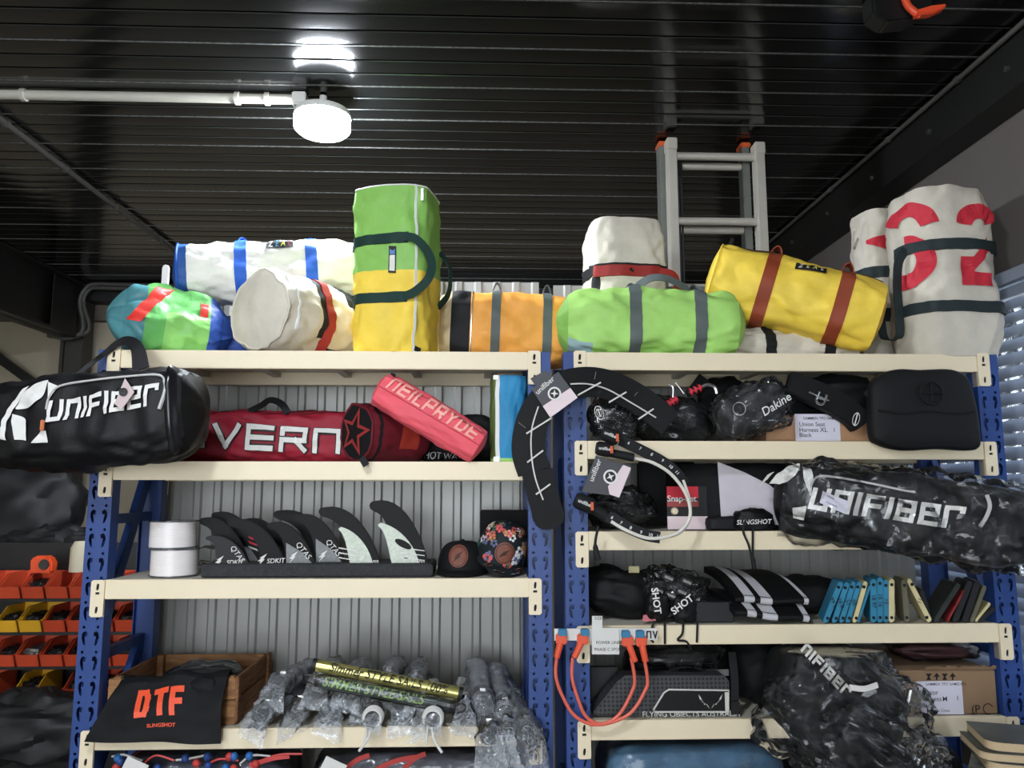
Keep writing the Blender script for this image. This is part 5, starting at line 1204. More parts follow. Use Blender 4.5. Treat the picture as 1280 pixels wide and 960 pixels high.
q = W(1165, 491, 3.435); part(r, 'embossed_ring', MB().tube([q + V((.052 * cos(a), .004, .052 * sin(a))) for a in [2 * pi * k / 32 for k in range(32)]], .006, 6, closed=True), neop)
for a in (0, pi / 2): part(r, 'embossed_bar', MB().tube([q + V((.044 * cos(a), .004, .044 * sin(a))), q - V((.044 * cos(a), -.004, .044 * sin(a)))], .004, 6), neop)
part(r, 'crease', MB().tube(smooth_path([W(1098, 513, 3.452), W(1130, 517, 3.446), W(1165, 514, 3.444), W(1195, 517, 3.446), W(1218, 514, 3.452)], 5), .005, 6), neop)
part(r, 'edge_strap', MB().ribbon([W(1086, 490, 3.5), W(1082, 495, 3.5)], .03, .006, nrm=(0, -1, 0)), blackw); done(r)

# ================================================================== right rack, third shelf
r = thing('kite_bag', 'black kite bag with a large white panel standing on the third shelf', 'bag')
x0, x1 = W(855, 620, 3.66).x, W(1010, 620, 3.66).x; zt = 1.888
c = V(((x0 + x1) / 2, 3.86, (R3 + zt) / 2 + .004)); D = Duffel(x1 - x0, .19, (zt - R3) / 2 - .010, rotm(c), p=7, seed=61, wr=.004, bul=.02, rnd=.03)
D.body(r, [blackc], na=50); D.cap(r, 0, blackc); D.cap(r, 1, blackc)
part(r, 'white_panel', MB().prism(pxpoly([(897, 577), (930, 590), (962, 606), (974, 616), (978, 628), (979, 648), (975, 656), (955, 657), (930, 652), (902, 651)], 3.655), 3.655, 3.662), cloth('white panel cloth', (206, 198, 204), .7, var=.05), bevel=.002); done(r)
r = thing('black_board', 'tall black board standing behind the red and white packet', 'board'); part(r, 'board_face', MB().box((W(800, 620, 3.98).x, 3.98, R3 + .003), (W(872, 620, 3.98).x, 4.06, W(830, 577, 3.98).z)), neop, bevel=.01); done(r)
r = thing('drawstring_pouch', 'small black drawstring pouch with white lettering in front of the white panel', 'pouch')
cc = W(942, 652, 3.585); lump(r, 'pouch_body', blob(cc, (.090, .045, .058), (0, .06, 0), p=2.8, amp=.012, seed=33, zmin=R3 + .004), blackn)
put(r, 'SLINGSHOT', 964, 652, 3.530, .030, printw, .01, 'RIGHT', .2, .03)
for pts_ in ([(932, 650), (929, 664), (936, 682), (941, 705)], [(941, 660), (941, 690), (942, 707)]): part(r, 'drawstring', MB().tube(smooth_path([W(*p, 3.525) for p in pts_], 5), .005, 6), blackw)
part(r, 'cord_lock', MB().tube([W(941, 698, 3.525), W(943, 711, 3.525)], .010, 8), blackw); done(r)
r = thing('folded_webbing', 'folded black webbing lying below the white panel', 'webbing'); part(r, 'webbing_fold', MB().grid(blob(W(905, 655, 3.64), (.085, .05, .035), p=4, amp=.008, seed=34, zmin=R3 + .004), 14, 22, closev=True), blackw); done(r)
# --- second branded bag, wrapped in clear plastic
c = W(1122, 640, 3.42); M_ = rotm(c, radians(-18), radians(8)); D = Duffel(.95, .145, .17, M_, p=3.2, seed=63, wr=.010, bul=.05, rnd=.15)
r = thing('gear_bag', 'black gear bag with white lettering wrapped in clear plastic, jutting over the beam', 'bag')
D.body(r, [blackn], na=60, nt=60); D.cap(r, 0, blackn); D.cap(r, 1, blackn)
v, f, wd_ = strokes('uniFiber', .092, .052, .018, .0135, .16); inv = D.M.inverted(); cs = inv @ W(1013, 641, 3.40); s_ = .60 / wd_
decal(r, 'lettering', ([(p[0] * s_, p[1]) for p in v], f), D.front(.010, -.385, -.035, radians(.0)), printw, 'white brand lettering')
Yf = 3.40
for s in (strip([(963, 598), (975, 585), (1000, 580)], [(975, 604), (992, 597), (1001, 584)]), strip([(1004, 584), (1005, 600), (1012, 617)], [(1014, 588), (1016, 600), (1013, 618)]), strip([(948, 590), (962, 578)], [(954, 593), (970, 580)]), strip([(991, 635), (992, 649)], [(1008, 632), (1005, 650)])):
    decal(r, 'leaf_emblem', s, D.front(.010), printw, 'white leaf shape of the emblem')
def onb(pts): return [D.S(.5 + x / D.L, D.th(z), .012) for x, z in px_on(D, None, pts, Yf)]
part(r, 'zip', MB().tube(smooth_path(onb([(1013, 620), (1014, 606), (1022, 598), (1040, 598), (1080, 607), (1120, 614), (1135, 616)]), 5), .005, 6), m_logo, 'pale zip curve')
part(r, 'zip', MB().tube(smooth_path(onb([(1213, 622), (1217, 632), (1213, 645), (1206, 655)]), 5), .008, 6), m_logo, 'pale zip curve')
lb2 = decal(r, 'sticker', gridpoly([(0, 0), (.11, -.03), (.10, -.08), (-.01, -.05)], 3, 3), D.front(.014, -.33, .045), paper, 'barcode sticker')
for k in range(8): decal(lb2, 'bar', gridpoly([(.02 + .006 * k, -.015 - .002 * k), (.023 + .006 * k, -.016 - .002 * k), (.018 + .006 * k, -.045 - .002 * k), (.015 + .006 * k, -.044 - .002 * k)], 1, 1), D.front(.016, -.33, .045), m_lab)
def bagfilm(u, v):
    a = -.02 + 1.17 * u; th = v * 2 * pi - pi; e = max(0, a - 1.0); q = D.loc(min(1, max(0, a)), th, .018 + .012 * sin(3 * th + a * 5))
    q.x += (a - min(1, max(0, a))) * D.L
    if e > 0: q.y *= (1 - .9 * min(1, e / .14)); q.z *= (1.0 + .25 * min(1, e / .14)); q.z += -.25 * e
    n = (crumple(q, 6.5, 5) - .25) * .05 + (crumple(q, 17, 2) - .25) * (.012 + .03 * max(0, a - .75)) + noise.noise(q * 15) * .008; q += V((0, -cos(th), sin(th))) * n * (1 if a < 1 else 1.3); return D.M @ q
part(r, 'plastic_wrap', MB().grid(bagfilm, 130, 90, closev=True), film_h, ang=30); done(r)

# ================================================================== right rack, fourth shelf
r = thing('wetsuit', 'folded black wetsuit at the post end of the fourth shelf', 'wetsuit'); cc = W(775, 745, 3.80); cc.z = R4 + .115
lump(r, 'folded_suit', blob(cc, (.20, .16, .11), (0, .18, 0), p=2.5, amp=.03, seed=71, zmin=R4 + .004), neop, 34, 46); part(r, 'label', MB().box((0, 0, 0), (.05, .004, .03), M=Matrix.Translation(W(786, 716, 3.72))), mat('cream tag', (200, 190, 140), .6)); done(r)
r = thing('buckled_straps', 'shiny black buckled straps in clear plastic behind the small pouches', 'straps'); cc = W(838, 735, 3.74); cc.z = R4 + .12
lump(r, 'straps', blob(cc, (.15, .13, .10), p=2.3, amp=.035, seed=73, zmin=R4 + .004), blackn)
for a in ((822, 738), (838, 744), (852, 740), (862, 752), (858, 727), (835, 722)):
    q = W(*a, 3.60); o = part(r, 'buckle', MB().box((-.028, -.012, -.014), (.028, .012, .014), M=Matrix.Translation(q) @ Matrix.Rotation(.4, 4, 'Y')), m_blackp, bevel=.005); part(o, 'buckle_bar', MB().box((-.02, -.015, -.006), (.02, -.010, .006), M=Matrix.Translation(q) @ Matrix.Rotation(.4, 4, 'Y')), m_silver)
lump(r, 'plastic_wrap', blob(cc, (.155, .135, .105), p=2.3, amp=.035, seed=73, grow=.012, cr=.04, cf=9, zmin=R4 + .003), film_h, 56, 80, ang=30); done(r)
for i, (px, py, rot_, cords, lab) in enumerate(((822, 757, -1.45, [[(818, 776), (812, 795), (817, 803)], [(831, 776), (831, 805)]], 'small black pouch with sideways white lettering and two cords over the beam'), (855, 762, .62, [[(854, 776), (853, 792), (847, 800), (858, 802), (864, 812)], [(872, 776), (871, 803)]], 'small black pouch with slanted white lettering and looping cords over the beam'))):
    r = thing('drawstring_pouch', lab, 'pouch'); cc = W(px, py, 3.60); lump(r, 'pouch_body', blob(cc, (.055, .035, .065), p=2.5, amp=.012, seed=75 + i, zmin=R4 + .004), blackn)
    put(r, 'SHOT', px - 2, py - 6, 3.555, .044, printw, .02, 'CENTER', .0, rot_)
    for cd in cords: part(r, 'drawstring', MB().tube(smooth_path([W(*p, 3.53) for p in cd], 5), .005, 6), blackw)
    done(r)
single('red_tag', 'small red and white swing tag lying by the pouches', 'tag', sheet(quadmap(W(804, 769, 3.60), W(822, 766, 3.60), W(820, 776, 3.585), W(803, 777, 3.585)), 2, 2, .002), mat('red white card', (196, 110, 116), .5))
# striped foot straps
strw = cloth('silver white stripe', (190, 188, 190), .6)
def fold_strap(label, pts, wid, Y0, stripes, dz):
    r = thing('foot_strap', label, 'strap'); P = [W(x, y, Y0 + k * -.0) for k, (x, y) in enumerate(pts)]
    return r
def strap_stack(label, front_px, back_px, Y0, Y1, h, strips, seed):
    """padded strap: slab sloping from the back edge down to the front edge, pale stripes across it"""
    r = thing('foot_strap', label, 'strap'); (fx0, fy0), (fx1, fy1) = front_px; (gx0, gy0), (gx1, gy1) = back_px
    A_, B_, C_, D_ = W(gx0, gy0, Y1), W(gx1, gy1, Y1), W(fx1, fy1, Y0), W(fx0, fy0, Y0); qm = quadmap(A_, B_, C_, D_)
    fn = lambda u, v: qm(u, v) + V((0, 0, .022 * sin(pi * v) + .004 * sin(9 * u)))
    part(r, 'pad', sheet(fn, 30, 14, h, (0, .1, -1)), blackn, ang=60)
    for s0, s1_ in strips: part(r, 'stripe', MB().grid(lambda u, v: fn(s0 + (s1_ - s0) * u, v) + V((0, -.002, .003)), 3, 14), strw, ang=60)
    part(r, 'edge_roll', MB().tube([fn(k / 12, 1) + V((0, .0, -h * .5)) for k in range(13)], h * .5, 10), blackn)
    for s0, s1_ in strips: part(r, 'edge_stripe', MB().tube([fn(s0 + (s1_ - s0) * k / 3, 1) + V((0, -.001, -h * .5)) for k in range(4)], h * .52, 10), strw)
    return done(r)
strap_stack('lower black foot strap with pale stripes on the fourth shelf', ((918, 762), (1012, 770)), ((880, 735), (985, 742)), 3.56, 3.80, .030, [(.16, .28), (.36, .56), (.90, .98)], 1)
strap_stack('upper black foot strap with pale stripes on the fourth shelf', ((918, 745), (1010, 748)), ((880, 708), (960, 713)), 3.60, 3.88, .030, [(.12, .26), (.34, .50), (.93, .99)], 2)
single('black_box', 'black flat box on the fourth shelf beside the striped straps', 'box', MB().box((W(864, 770, 3.60).x, 3.60, R4 + .003), (W(917, 770, 3.60).x, 3.85, W(890, 753, 3.60).z)), mat('satin black card', (34, 35, 38), .4), bevel=.004)
r = thing('black_bundle', 'rolled black cloth between the striped straps and the blue pads', 'cloth'); cc = W(1010, 752, 3.92); cc.z = R4 + .085; lump(r, 'cloth_roll', blob(cc, (.16, .14, .085), p=2.8, amp=.02, seed=79, zmin=R4 + .004), blackc); done(r)
# upright pads
blu = mat('blue rubber', (48, 128, 160), .6, var=.12, vs=20); crm = mat('cream rubber', (214, 200, 150), .6, var=.08, vs=20); olv = mat('olive rubber', (104, 100, 80), .6, var=.1); dkg = mat('dark green black rubber', (40, 46, 42), .6, var=.2, vs=20); rdm = mat('red mesh', (150, 44, 44), .6); blk = mat('black rubber', (24, 24, 25), .6)
def upad(x0t, x0b, wpx, ytop, ybot, m, label, num, dots=True, depth=.17, Y=3.555, grp='blue and cream pads in a row'):
    r = thing('rubber_pad', label, 'pad', grp); e = wpx * .22; pts = [(x0b, ybot - 3), (x0b + e, ybot), (x0b + wpx - e, ybot - 1), (x0b + wpx, ybot - 4), (x0t + wpx, ytop + 3), (x0t + wpx - e, ytop), (x0t + e, ytop), (x0t, ytop + 3)]
    q = pxpoly(pts, Y); b = MB(); n = len(q); mz = min(z for x, z in q); tz = max(R4 + .003 - mz, 0)
    b.add([(x, Y, z + tz) for x, z in q] + [(x + .05, Y + depth, z + tz) for x, z in q], [tuple(range(n)), tuple(range(2 * n - 1, n - 1, -1))] + [(i, n + i, n + (i + 1) % n, (i + 1) % n) for i in range(n)])
    part(r, 'pad_body', b, m, bevel=.003)
    if dots:
        for t_ in (.13, .88):
            cx = x0t + (x0b - x0t) * t_ + wpx / 2; p = W(cx, ytop + (ybot - ytop) * t_, Y - .001); p.z += tz; part(r, 'screw_hole', MB().tube([p, p + V((0, .004, 0))], .0075, 10), m_dark)
        if num:
            p = W(x0t + (x0b - x0t) * .5 + wpx / 2, (ytop + ybot) / 2, Y - .0015); p.z += tz; a = atan2(x0b - x0t, ybot - ytop); v, f = text2d(num, .026, .006); decal(r, 'numeral', (v, f), facing(p, (sin(a) * -1, 0, -cos(a)), (cos(a), 0, -sin(a))), m_lab)
    return done(r)
for a in ((1047, 1029, 8, 736, 788, blu, 'blue rubber pad at the slanting end of the row next to the black cloth', '99 1', 1), (1055, 1040, 7.5, 732, 783, blu, 'second slanting blue pad, leaning on the end pad', '16 8', 1), (1063.5, 1049, 7, 731, 783, blu, 'third slanting blue pad, marked with two digits', '51', 1), (1071, 1057, 7, 731, 783, blu, 'fourth slanting blue pad, beside the slanting cream pad', '05', 1), (1079, 1066, 6, 730, 782, crm, 'cream rubber pad slanting among the blue pads', '', 1), (1085, 1072, 3.5, 733, 780, blu, 'thin blue pad behind the slanting cream pad', '', 0)): upad(*a[:8], bool(a[8]))
for a in ((1088, 1088.5, 8, 727, 782, blu, 'first of three upright blue pads', '18 97', 1), (1096.5, 1097, 7.5, 727, 784, blu, 'middle of three upright blue pads', '15 16', 1), (1104, 1105, 7, 729, 783, blu, 'last of three upright blue pads, touching a cream pad', '15', 1), (1111.5, 1111.5, 7, 727, 782, crm, 'cream rubber pad standing upright beside three blue pads', '', 1), (1127, 1131, 7, 730, 784, olv, 'olive rubber pad standing upright', '', 1)): upad(*a[:8], bool(a[8]))
upad(1134, 1159, 6.5, 730, 785, crm, 'cream rubber pad leaning the other way against the olive pad', '11', True)
upad(1194, 1167, 8, 737, 786, dkg, 'dark green black rubber pad leaning toward the cream pad', '', False, .2); upad(1150, 1160, 6, 745, 784, blk, 'black rubber pad between the two leaning pads', '', False, .15, 3.60)
upad(1203, 1184, 3.5, 742, 783, rdm, 'thin red mesh pad beside the dark green pad', '', False); upad(1208, 1191, 9, 735, 787, blk, 'black rubber pad next to the red mesh pad', '', False); upad(1218, 1203, 9, 735, 787, blk, 'thick black rubber pad toward the end post', '', False); upad(1228, 1213, 6, 738, 784, olv, 'olive grey pad near the end post', '', False); upad(1234, 1219, 5, 755, 780, crm, 'short cream pad near the end post', '', False); upad(1237, 1222, 10, 768, 787, blk, 'low black pad at the end post', '', False)
# --- orange cable set with card tag
r = thing('harness_lines', 'orange cable loops with blue clips and a white card, hung across the posts', 'harness line')
orr = mat('coral cable', (226, 104, 84), .4); orc = mat('orange red grip', (226, 84, 50), .5); blc = mat('teal blue clip', (46, 118, 156), .45)
for A1, A2_, mid in (((696, 822), (805, 822), (748, 906)), ((716, 822), (789, 822), (752, 905))):
    pts_ = [A1, (A1[0] - 1, 846), (A1[0] + (8 if A1[0] < 700 else 6), 872), (A1[0] + (24 if A1[0] < 700 else 17), 896), mid, (A2_[0] - (19 if A2_[0] > 800 else 15), 893), (A2_[0] + 2, 862), (A2_[0] + 4, 846), A2_]
    part(r, 'cable', MB().tube(smooth_path([W(*p, 3.485) for p in pts_], 6), .0075, 8), orr)
for (tx, ty), (bx, by) in (((703, 793), (696, 822)), ((731, 793), (718, 822)), ((782, 795), (794, 827)), ((800, 795), (807, 827))):
    T_, B_ = W(tx, ty, 3.475), W(bx, by, 3.475); part(r, 'grip', MB().tube([T_.lerp(B_, .28), T_.lerp(B_, .4), T_.lerp(B_, .99)], [.013, .015, .0135], 12), orc)
    o = part(r, 'knuckle', MB().box((-.024, -.014, -.022), (.024, .014, .022), M=Matrix.Translation(T_.lerp(B_, .20))), orc, bevel=.006); part(o, 'blue_clip', MB().box((-.018, -.016, -.016), (.018, .016, .016), M=Matrix.Translation(T_ + V((0, 0, .008)))), blc, bevel=.004)
tg = part(r, 'card_strip', MB().box((W(693, 800, 3.49).x, 3.492, W(693, 801, 3.49).z), (W(822, 800, 3.49).x, 3.495, W(693, 786, 3.49).z)), m_white, 'white card strip')
v, f, wd_ = strokes('NV', .032, .016, .006, .006); decal(tg, 'card_print', (v, f), facing(W(808, 798, 3.488), (1, 0, 0)), m_lab)
tg = part(r, 'card', MB().prism(pxpoly([(740, 818), (774, 818), (774, 785), (753, 785), (753, 770), (740, 770)], 3.48), 3.48, 3.484), m_white, 'white header card')
put(tg, 'POWER LINES', 745, 803.5, 3.4792, .018); put(tg, 'PHASE C SPORTS', 743, 812, 3.4792, .018); put(tg, 'SIZE 24', 743, 773, 3.4792, .018); done(r)

# ================================================================== right rack, fifth shelf
perf = bpy.data.materials.new('perforated rubber'); perf.use_nodes = True; nt = perf.node_tree; b_ = nt.nodes['Principled BSDF']; b_.inputs['Roughness'].default_value = .55
tc = nt.nodes.new('ShaderNodeTexCoord'); vo = nt.nodes.new('ShaderNodeTexVoronoi'); vo.inputs['Scale'].default_value = 72; vo.inputs['Randomness'].default_value = .12; rp = nt.nodes.new('ShaderNodeValToRGB'); rp.color_ramp.elements[0].position = .30; rp.color_ramp.elements[1].position = .40
rp.color_ramp.elements[0].color = (*lin((20, 20, 22)), 1); rp.color_ramp.elements[1].color = (*lin((62, 63, 66)), 1)
nt.links.new(tc.outputs['Object'], vo.inputs['Vector']); nt.links.new(vo.outputs['Distance'], rp.inputs[0]); nt.links.new(rp.outputs[0], b_.inputs['Base Color'])
r = thing('deck_pad', 'dark grey perforated deck pad with wing logo and white lettering', 'pad'); Yp = 3.578
part(r, 'pad_body', MB().prism(pxpoly([(742, 895.5), (741, 892), (772, 852), (782, 845), (905, 845), (912, 850), (912, 895.5)], Yp), Yp, Yp + .12), perf, bevel=.006)
pan_ = part(r, 'logo_panel', MB().prism(pxpoly([(818, 886), (831, 866), (837, 863), (909, 864), (909, 888), (822, 888)], Yp - .003), Yp - .003, Yp + .001), mat('gloss black panel', (14, 14, 15), .35))
fr_px = [(817, 887), (830, 866), (836, 862), (911, 863), (911, 890), (819, 890)]
part(r, 'panel_border', MB().tube([W(*p, Yp - .004) for p in fr_px], .004, 6, closed=True), m_wline)
wing = []
for s in (-1, 1):
    for k in range(3): wing.append(([(888 + s * (1 + k * .8), 886 - k * 2), (888 + s * (15 - 3 * k), 868 + 4.5 * k), (888 + s * (13.5 - 3 * k), 874 + 3.6 * k), (888 + s * (2.5 + k), 883 - 1.6 * k)], [(0, 1, 2, 3)]))
for w_ in wing: decal(r, 'wing_logo', (pxpoly(w_[0], Yp - .005), w_[1]), lambda x, z: V((x, Yp - .005, z)), m_wline)
part(r, 'side_panel', MB().box((W(906, 880, Yp).x, Yp - .0055, W(906, 889, Yp).z), (W(911, 880, Yp).x, Yp - .0035, W(906, 865, Yp).z)), m_wline)
put(r, 'FLYING OBJECTS AUSTRALIA', 864, 892.8, Yp - .003, .034, m_wline, .004, 'CENTER'); done(r)
r = thing('strap_bundle', 'tangle of black straps lying behind and over the perforated pad', 'straps'); cc = W(850, 845, 3.92); cc.z = R5 + .14; lump(r, 'straps', blob(cc, (.28, .13, .13), p=3, amp=.02, seed=81, zmin=R5 + .004), blackn)
part(r, 'strap', MB().ribbon(smooth_path([W(915, 815, 3.66), W(918, 850, 3.62), W(918, 876, 3.60), W(917, 888, 3.60)], 5), .035, .008, nrm=(0, -1, 0)), blackw); part(r, 'strap_loop', MB().tube(smooth_path([W(830, 842, 3.68), W(850, 834, 3.66), W(870, 834, 3.66), W(885, 842, 3.68)], 5), .008, 6), blackw)
part(r, 'grey_tag', MB().box((W(880, 840, 3.70).x, 3.70, W(880, 845, 3.7).z), (W(911, 840, 3.70).x, 3.705, W(880, 837, 3.7).z)), mat('grey tag', (120, 116, 114), .6)); part(r, 'buckle', MB().box((-.02, -.01, -.03), (.02, .01, .03), M=Matrix.Translation(W(919, 885, 3.585))), m_blackp, bevel=.005); done(r)
r = thing('bagged_straps', 'black webbing in clear plastic hanging under the beam above the perforated pad', 'straps'); cc = W(845, 816, 3.72); lump(r, 'webbing', blob(cc, (.20, .10, .045), p=2.6, amp=.02, seed=83), blackn); lump(r, 'plastic_wrap', blob(cc, (.21, .105, .05), p=2.6, amp=.02, seed=83, grow=.008, cr=.03, cf=11), film_c, 30, 50); done(r)
single('cardboard_box', 'grey edged flat carton standing behind the orange cable loops', 'box', MB().box((W(741, 860, 3.70).x, 3.76, R5 + .003), (W(775, 860, 3.70).x, 3.80, W(741, 838, 3.70).z)), mat('grey black carton', (42, 42, 44), .6), bevel=.003)
# --- big bagged harness
r = thing('bagged_harness', 'large black harness with white lettering in a big clear bag spilling over the lowest beam', 'harness')
ZMX = ZR[3] - .095
def under(fn):
    def g(u, v):
        w = fn(u, v)
        if w.z > ZMX: w.z = ZMX + (w.z - ZMX) * .05
        return w
    return g
cc = W(1040, 878, 3.50); lump(r, 'harness', under(blob(cc, (.30, .15, .22), (0, .62, 0), p=2.6, amp=.035, seed=85)), neop, 34, 46)
lump(r, 'leg_strap', blob(W(1085, 945, 3.38), (.22, .09, .10), (0, .5, 0), p=2.4, amp=.03, seed=86), blackn)
lump(r, 'shoulder_pad', under(blob(W(1085, 850, 3.40), (.20, .08, .07), (0, .75, 0), p=2.6, amp=.02, seed=84)), neop)
ux = V((.66, -.12, -.72)).normalized(); v, f, wd_ = strokes('niFiber', .046, .026, .011, .008, .1); decal(r, 'lettering', (v, f), facing(W(1000, 813, 3.335), ux, V((.5, 0, .68))), m_wline, 'pale lettering')
part(r, 'white_tab', MB().ribbon(smooth_path([W(1062, 859, 3.28), W(1080, 861, 3.27), W(1097, 856, 3.28)], 5), .022, .006, nrm=(0, -1, 0)), m_white); part(r, 'buckle', MB().box((-.03, -.015, -.035), (.03, .015, .035), M=Matrix.Translation(W(1142, 872, 3.36)) @ Matrix.Rotation(.3, 4, 'Y')), m_silver, bevel=.008)
lump(r, 'plastic_bag', under(blob(cc + V((.04, -.03, -.05)), (.35, .19, .29), (0, .6, 0), p=3.0, amp=.02, seed=87, grow=.01, cr=.10, cf=6.0)), film_h, 70, 90, ang=30)
lump(r, 'plastic_bag_tail', blob(W(1110, 935, 3.34), (.30, .12, .13), (0, .45, 0), p=2.4, amp=.03, seed=88, cr=.10, cf=7), film_h, 54, 70, ang=30); done(r)
r = thing('dark_bundle', 'black cloth bundle between the perforated pad and the big clear bag', 'cloth'); cc = W(945, 850, 3.86); cc.z = R5 + .155; lump(r, 'cloth_bulk', blob(cc, (.13, .18, .15), p=2.8, amp=.025, seed=89, zmin=R5 + .004), blackc); done(r)
# --- larger cardboard box
r = thing('cardboard_box', 'dull brown carton with white size M label beside the end post', 'box'); x0, x1 = W(1125, 870, 3.575).x, 2.31; zt = W(1180, 838, 3.575).z
part(r, 'box_body', MB().box((x0, 3.575, R5 + .003), (x1, 4.10, zt)), card2, bevel=.004)
part(r, 'torn_flap', sheet(lambda u, v: V((x0 + .12 + (x1 - x0 - .12) * u, 3.570 - .01 * v, zt + .004 + .016 * v + .010 * noise.noise((u * 14, v, 3.)) * v)), 40, 2, .004), card2)
for i in range(4):
    px = 1161 + 10 * i; decal(r, 'handling_mark', (pxpoly([(px - 1, 850), (px + 1, 850), (px + 1, 846), (px + 4, 846), (px, 841), (px - 4, 846), (px - 1, 846)] if i % 2 else [(px - 3, 850), (px + 3, 850), (px + 1, 846), (px + 4, 842), (px - 4, 842), (px - 1, 846)], 3.573), [tuple(range(7 if i % 2 else 6))]), lambda x, z: V((x, 3.5735, z)), m_dark)
part(r, 'label', MB().prism(pxpoly([(1145, 852), (1202, 851), (1205, 893), (1148, 893)], 3.5725), 3.5725, 3.575), paper, 'white paper label')
put(r, 'SAMMEN TPO SAMEDEN', 1157, 855.5, 3.572, .017); put(r, 'Raptor', 1150, 866, 3.572, .030); put(r, 'Harness', 1150, 874, 3.572, .030); put(r, 'M', 1178, 874, 3.572, .030); put(r, '1', 1195, 873, 3.572, .030); put(r, 'Black', 1150, 882, 3.572, .030); put(r, 'Made in China', 1160, 888.5, 3.572, .017)
decal(r, 'stamp', arc2(0, 0, .020, .024, 20, 300, 22), facing(W(1235, 886, 3.573)), m_dark); put(r, '(P', 1214, 887, 3.573, .05, m_dark); done(r)
r = thing('bagged_cloth', 'dark red cloth in shiny plastic lying on top of the size M carton', 'cloth'); cc = W(1165, 828, 3.84); cc.z = zt + .050; lump(r, 'cloth_bulk', blob(cc, (.20, .15, .04), p=2.6, amp=.02, seed=91, zmin=zt + .006), cloth('maroon cloth', (72, 36, 38), .6)); lump(r, 'plastic_wrap', blob(cc, (.205, .155, .043), p=2.6, amp=.02, seed=91, grow=.004, cr=.02, cf=10, zmin=zt + .005), film_c, 30, 50); done(r)
# --- lowest: blue bags
r = thing('bagged_sail', 'blue folded sail in clear plastic under the shelf of the perforated pad', 'sail'); cc = V((.95, 3.80, .40)); lump(r, 'folded_sail', blob(cc, (.42, .2, .235), p=4.5, amp=.015, seed=93), cloth('steel blue cloth', (70, 104, 130), .6, var=.3)); lump(r, 'plastic_wrap', blob(cc + V((0, -.01, 0)), (.43, .21, .245), p=4.5, amp=.005, seed=93, cr=.02, cf=6), film_h, 40, 60); done(r)
r = thing('dark_bundle', 'black bags stuffed under the lowest beam near the end post', 'bag'); lump(r, 'bag_bulk', blob(V((1.84, 3.82, .39)), (.40, .18, .22), p=3.6, amp=.02, seed=95), blackc); done(r)

# ================================================================== books at the lower right corner
m_page = mat('paper block edge', (196, 172, 136), .8, var=.06, vs=120, stretch=(1, 1, 30)); m_cov = mat('dark book cover', (44, 44, 40), .4, rgb2=(92, 98, 92), vs=6)
bt = W(1240, 1010, 2.95).z
r = thing('counter', 'worktop under the stack of books, below the photograph edge', 'counter'); part(r, 'worktop', MB().box((1.70, 2.30, bt - .05), (2.62, 3.30, bt - .002)), mat('grey laminate', (90, 90, 92), .5), bevel=.004)
for x in (1.73, 2.54):
    for yy in (2.33, 3.22): part(r, 'leg', MB().box((x, yy, 0.001), (x + .05, yy + .05, bt - .05)), m_gsteel)
done(r)
zb = bt
def book(x0, y0, w, d, th, zb, rot, label, m):
    r = thing('book', label, 'book', 'stack of books'); M = Matrix.Translation((x0, y0, zb)) @ Matrix.Rotation(rot, 4, 'Z'); cr_ = .05
    out = [(0, cr_)] + [(cr_ - cr_ * cos(a), cr_ - cr_ * sin(a)) for a in [pi / 2 * k / 6 for k in range(1, 7)]] + [(w, 0), (w, d), (0, d)]
    def slab(z0, z1, g): b = MB(); n = len(out); b.add([(x, y + 0, z) for z in (z0, z1) for x, y in [(p[0] + (g if p[0] < .02 else 0), p[1] + (g if p[1] < .02 else 0)) for p in out]], [tuple(range(n - 1, -1, -1)), tuple(range(n, 2 * n))] + [(i, (i + 1) % n, n + (i + 1) % n, n + i) for i in range(n)], 0, M); return b
    part(r, 'pages', slab(.002, th - .002, .003), m_page); part(r, 'cover', slab(th - .002, th, 0), m); part(r, 'cover', slab(0, .002, 0), m); return done(r)
zz = bt
def bk(px, py, Y): q = W(px, py, Y); return q.x, q.y
pale_cov = mat('pale cover', (60, 66, 60), .4, rgb2=(170, 168, 158), vs=9)
specs = [(*bk(1206, 935, 2.92), .40, .30, .13, -.62, 'thick book with pale patterned cover at the bottom of the stack', pale_cov), (*bk(1232, 915, 2.92), .36, .26, .038, -.34, 'book lying on the thick patterned book', m_cov),
         (*bk(1224, 905, 2.93), .36, .26, .030, -.28, 'book second from the top of the stack', m_cov), (*bk(1231, 893, 2.94), .36, .26, .034, -.30, 'topmost book of the stack with a dark cover', m_cov)]
for (x, y_, w_, d_, th_, ro, lb, m_) in specs:
    book(x, y_, w_, d_, th_, zz, ro, lb, m_); zz += th_ + .001

# ================================================================== bins and clutter behind the left rack
bin_o = mat('orange red bin plastic', (200, 74, 44), .45, var=.08); bin_y = mat('yellow bin plastic', (226, 170, 40), .45, var=.06); junk = mat('dark metal parts', (40, 38, 38), .4, .5, var=.5, vs=60, bump=.8, bs=60, dist=.01); junks = mat('silver parts', (140, 138, 134), .3, .7, var=.5, vs=70, bump=1., bs=70, dist=.01)
r = thing('bin_rack', 'black steel rack holding rows of parts bins behind the blue upright', 'rack'); YB0 = 4.75
bxl, bxr = W(-60, 700, YB0).x, W(196, 700, YB0).x; rows = [W(60, y_, YB0).z for y_ in (748, 790, 833, 876)]
part(r, 'back_panel', MB().box((bxl, YB0 + .32, .02), (bxr, YB0 + .34, rows[0] + .30)), m_bsteel)
for z in rows: part(r, 'rail', MB().box((bxl, YB0 + .02, z - .022), (bxr, YB0 + .32, z - .004)), m_bsteel)
for x in (bxl, bxr - .03): part(r, 'post', MB().box((x, YB0 + .32, .001), (x + .03, YB0 + .36, rows[0] + .3)), m_bsteel)
done(r)
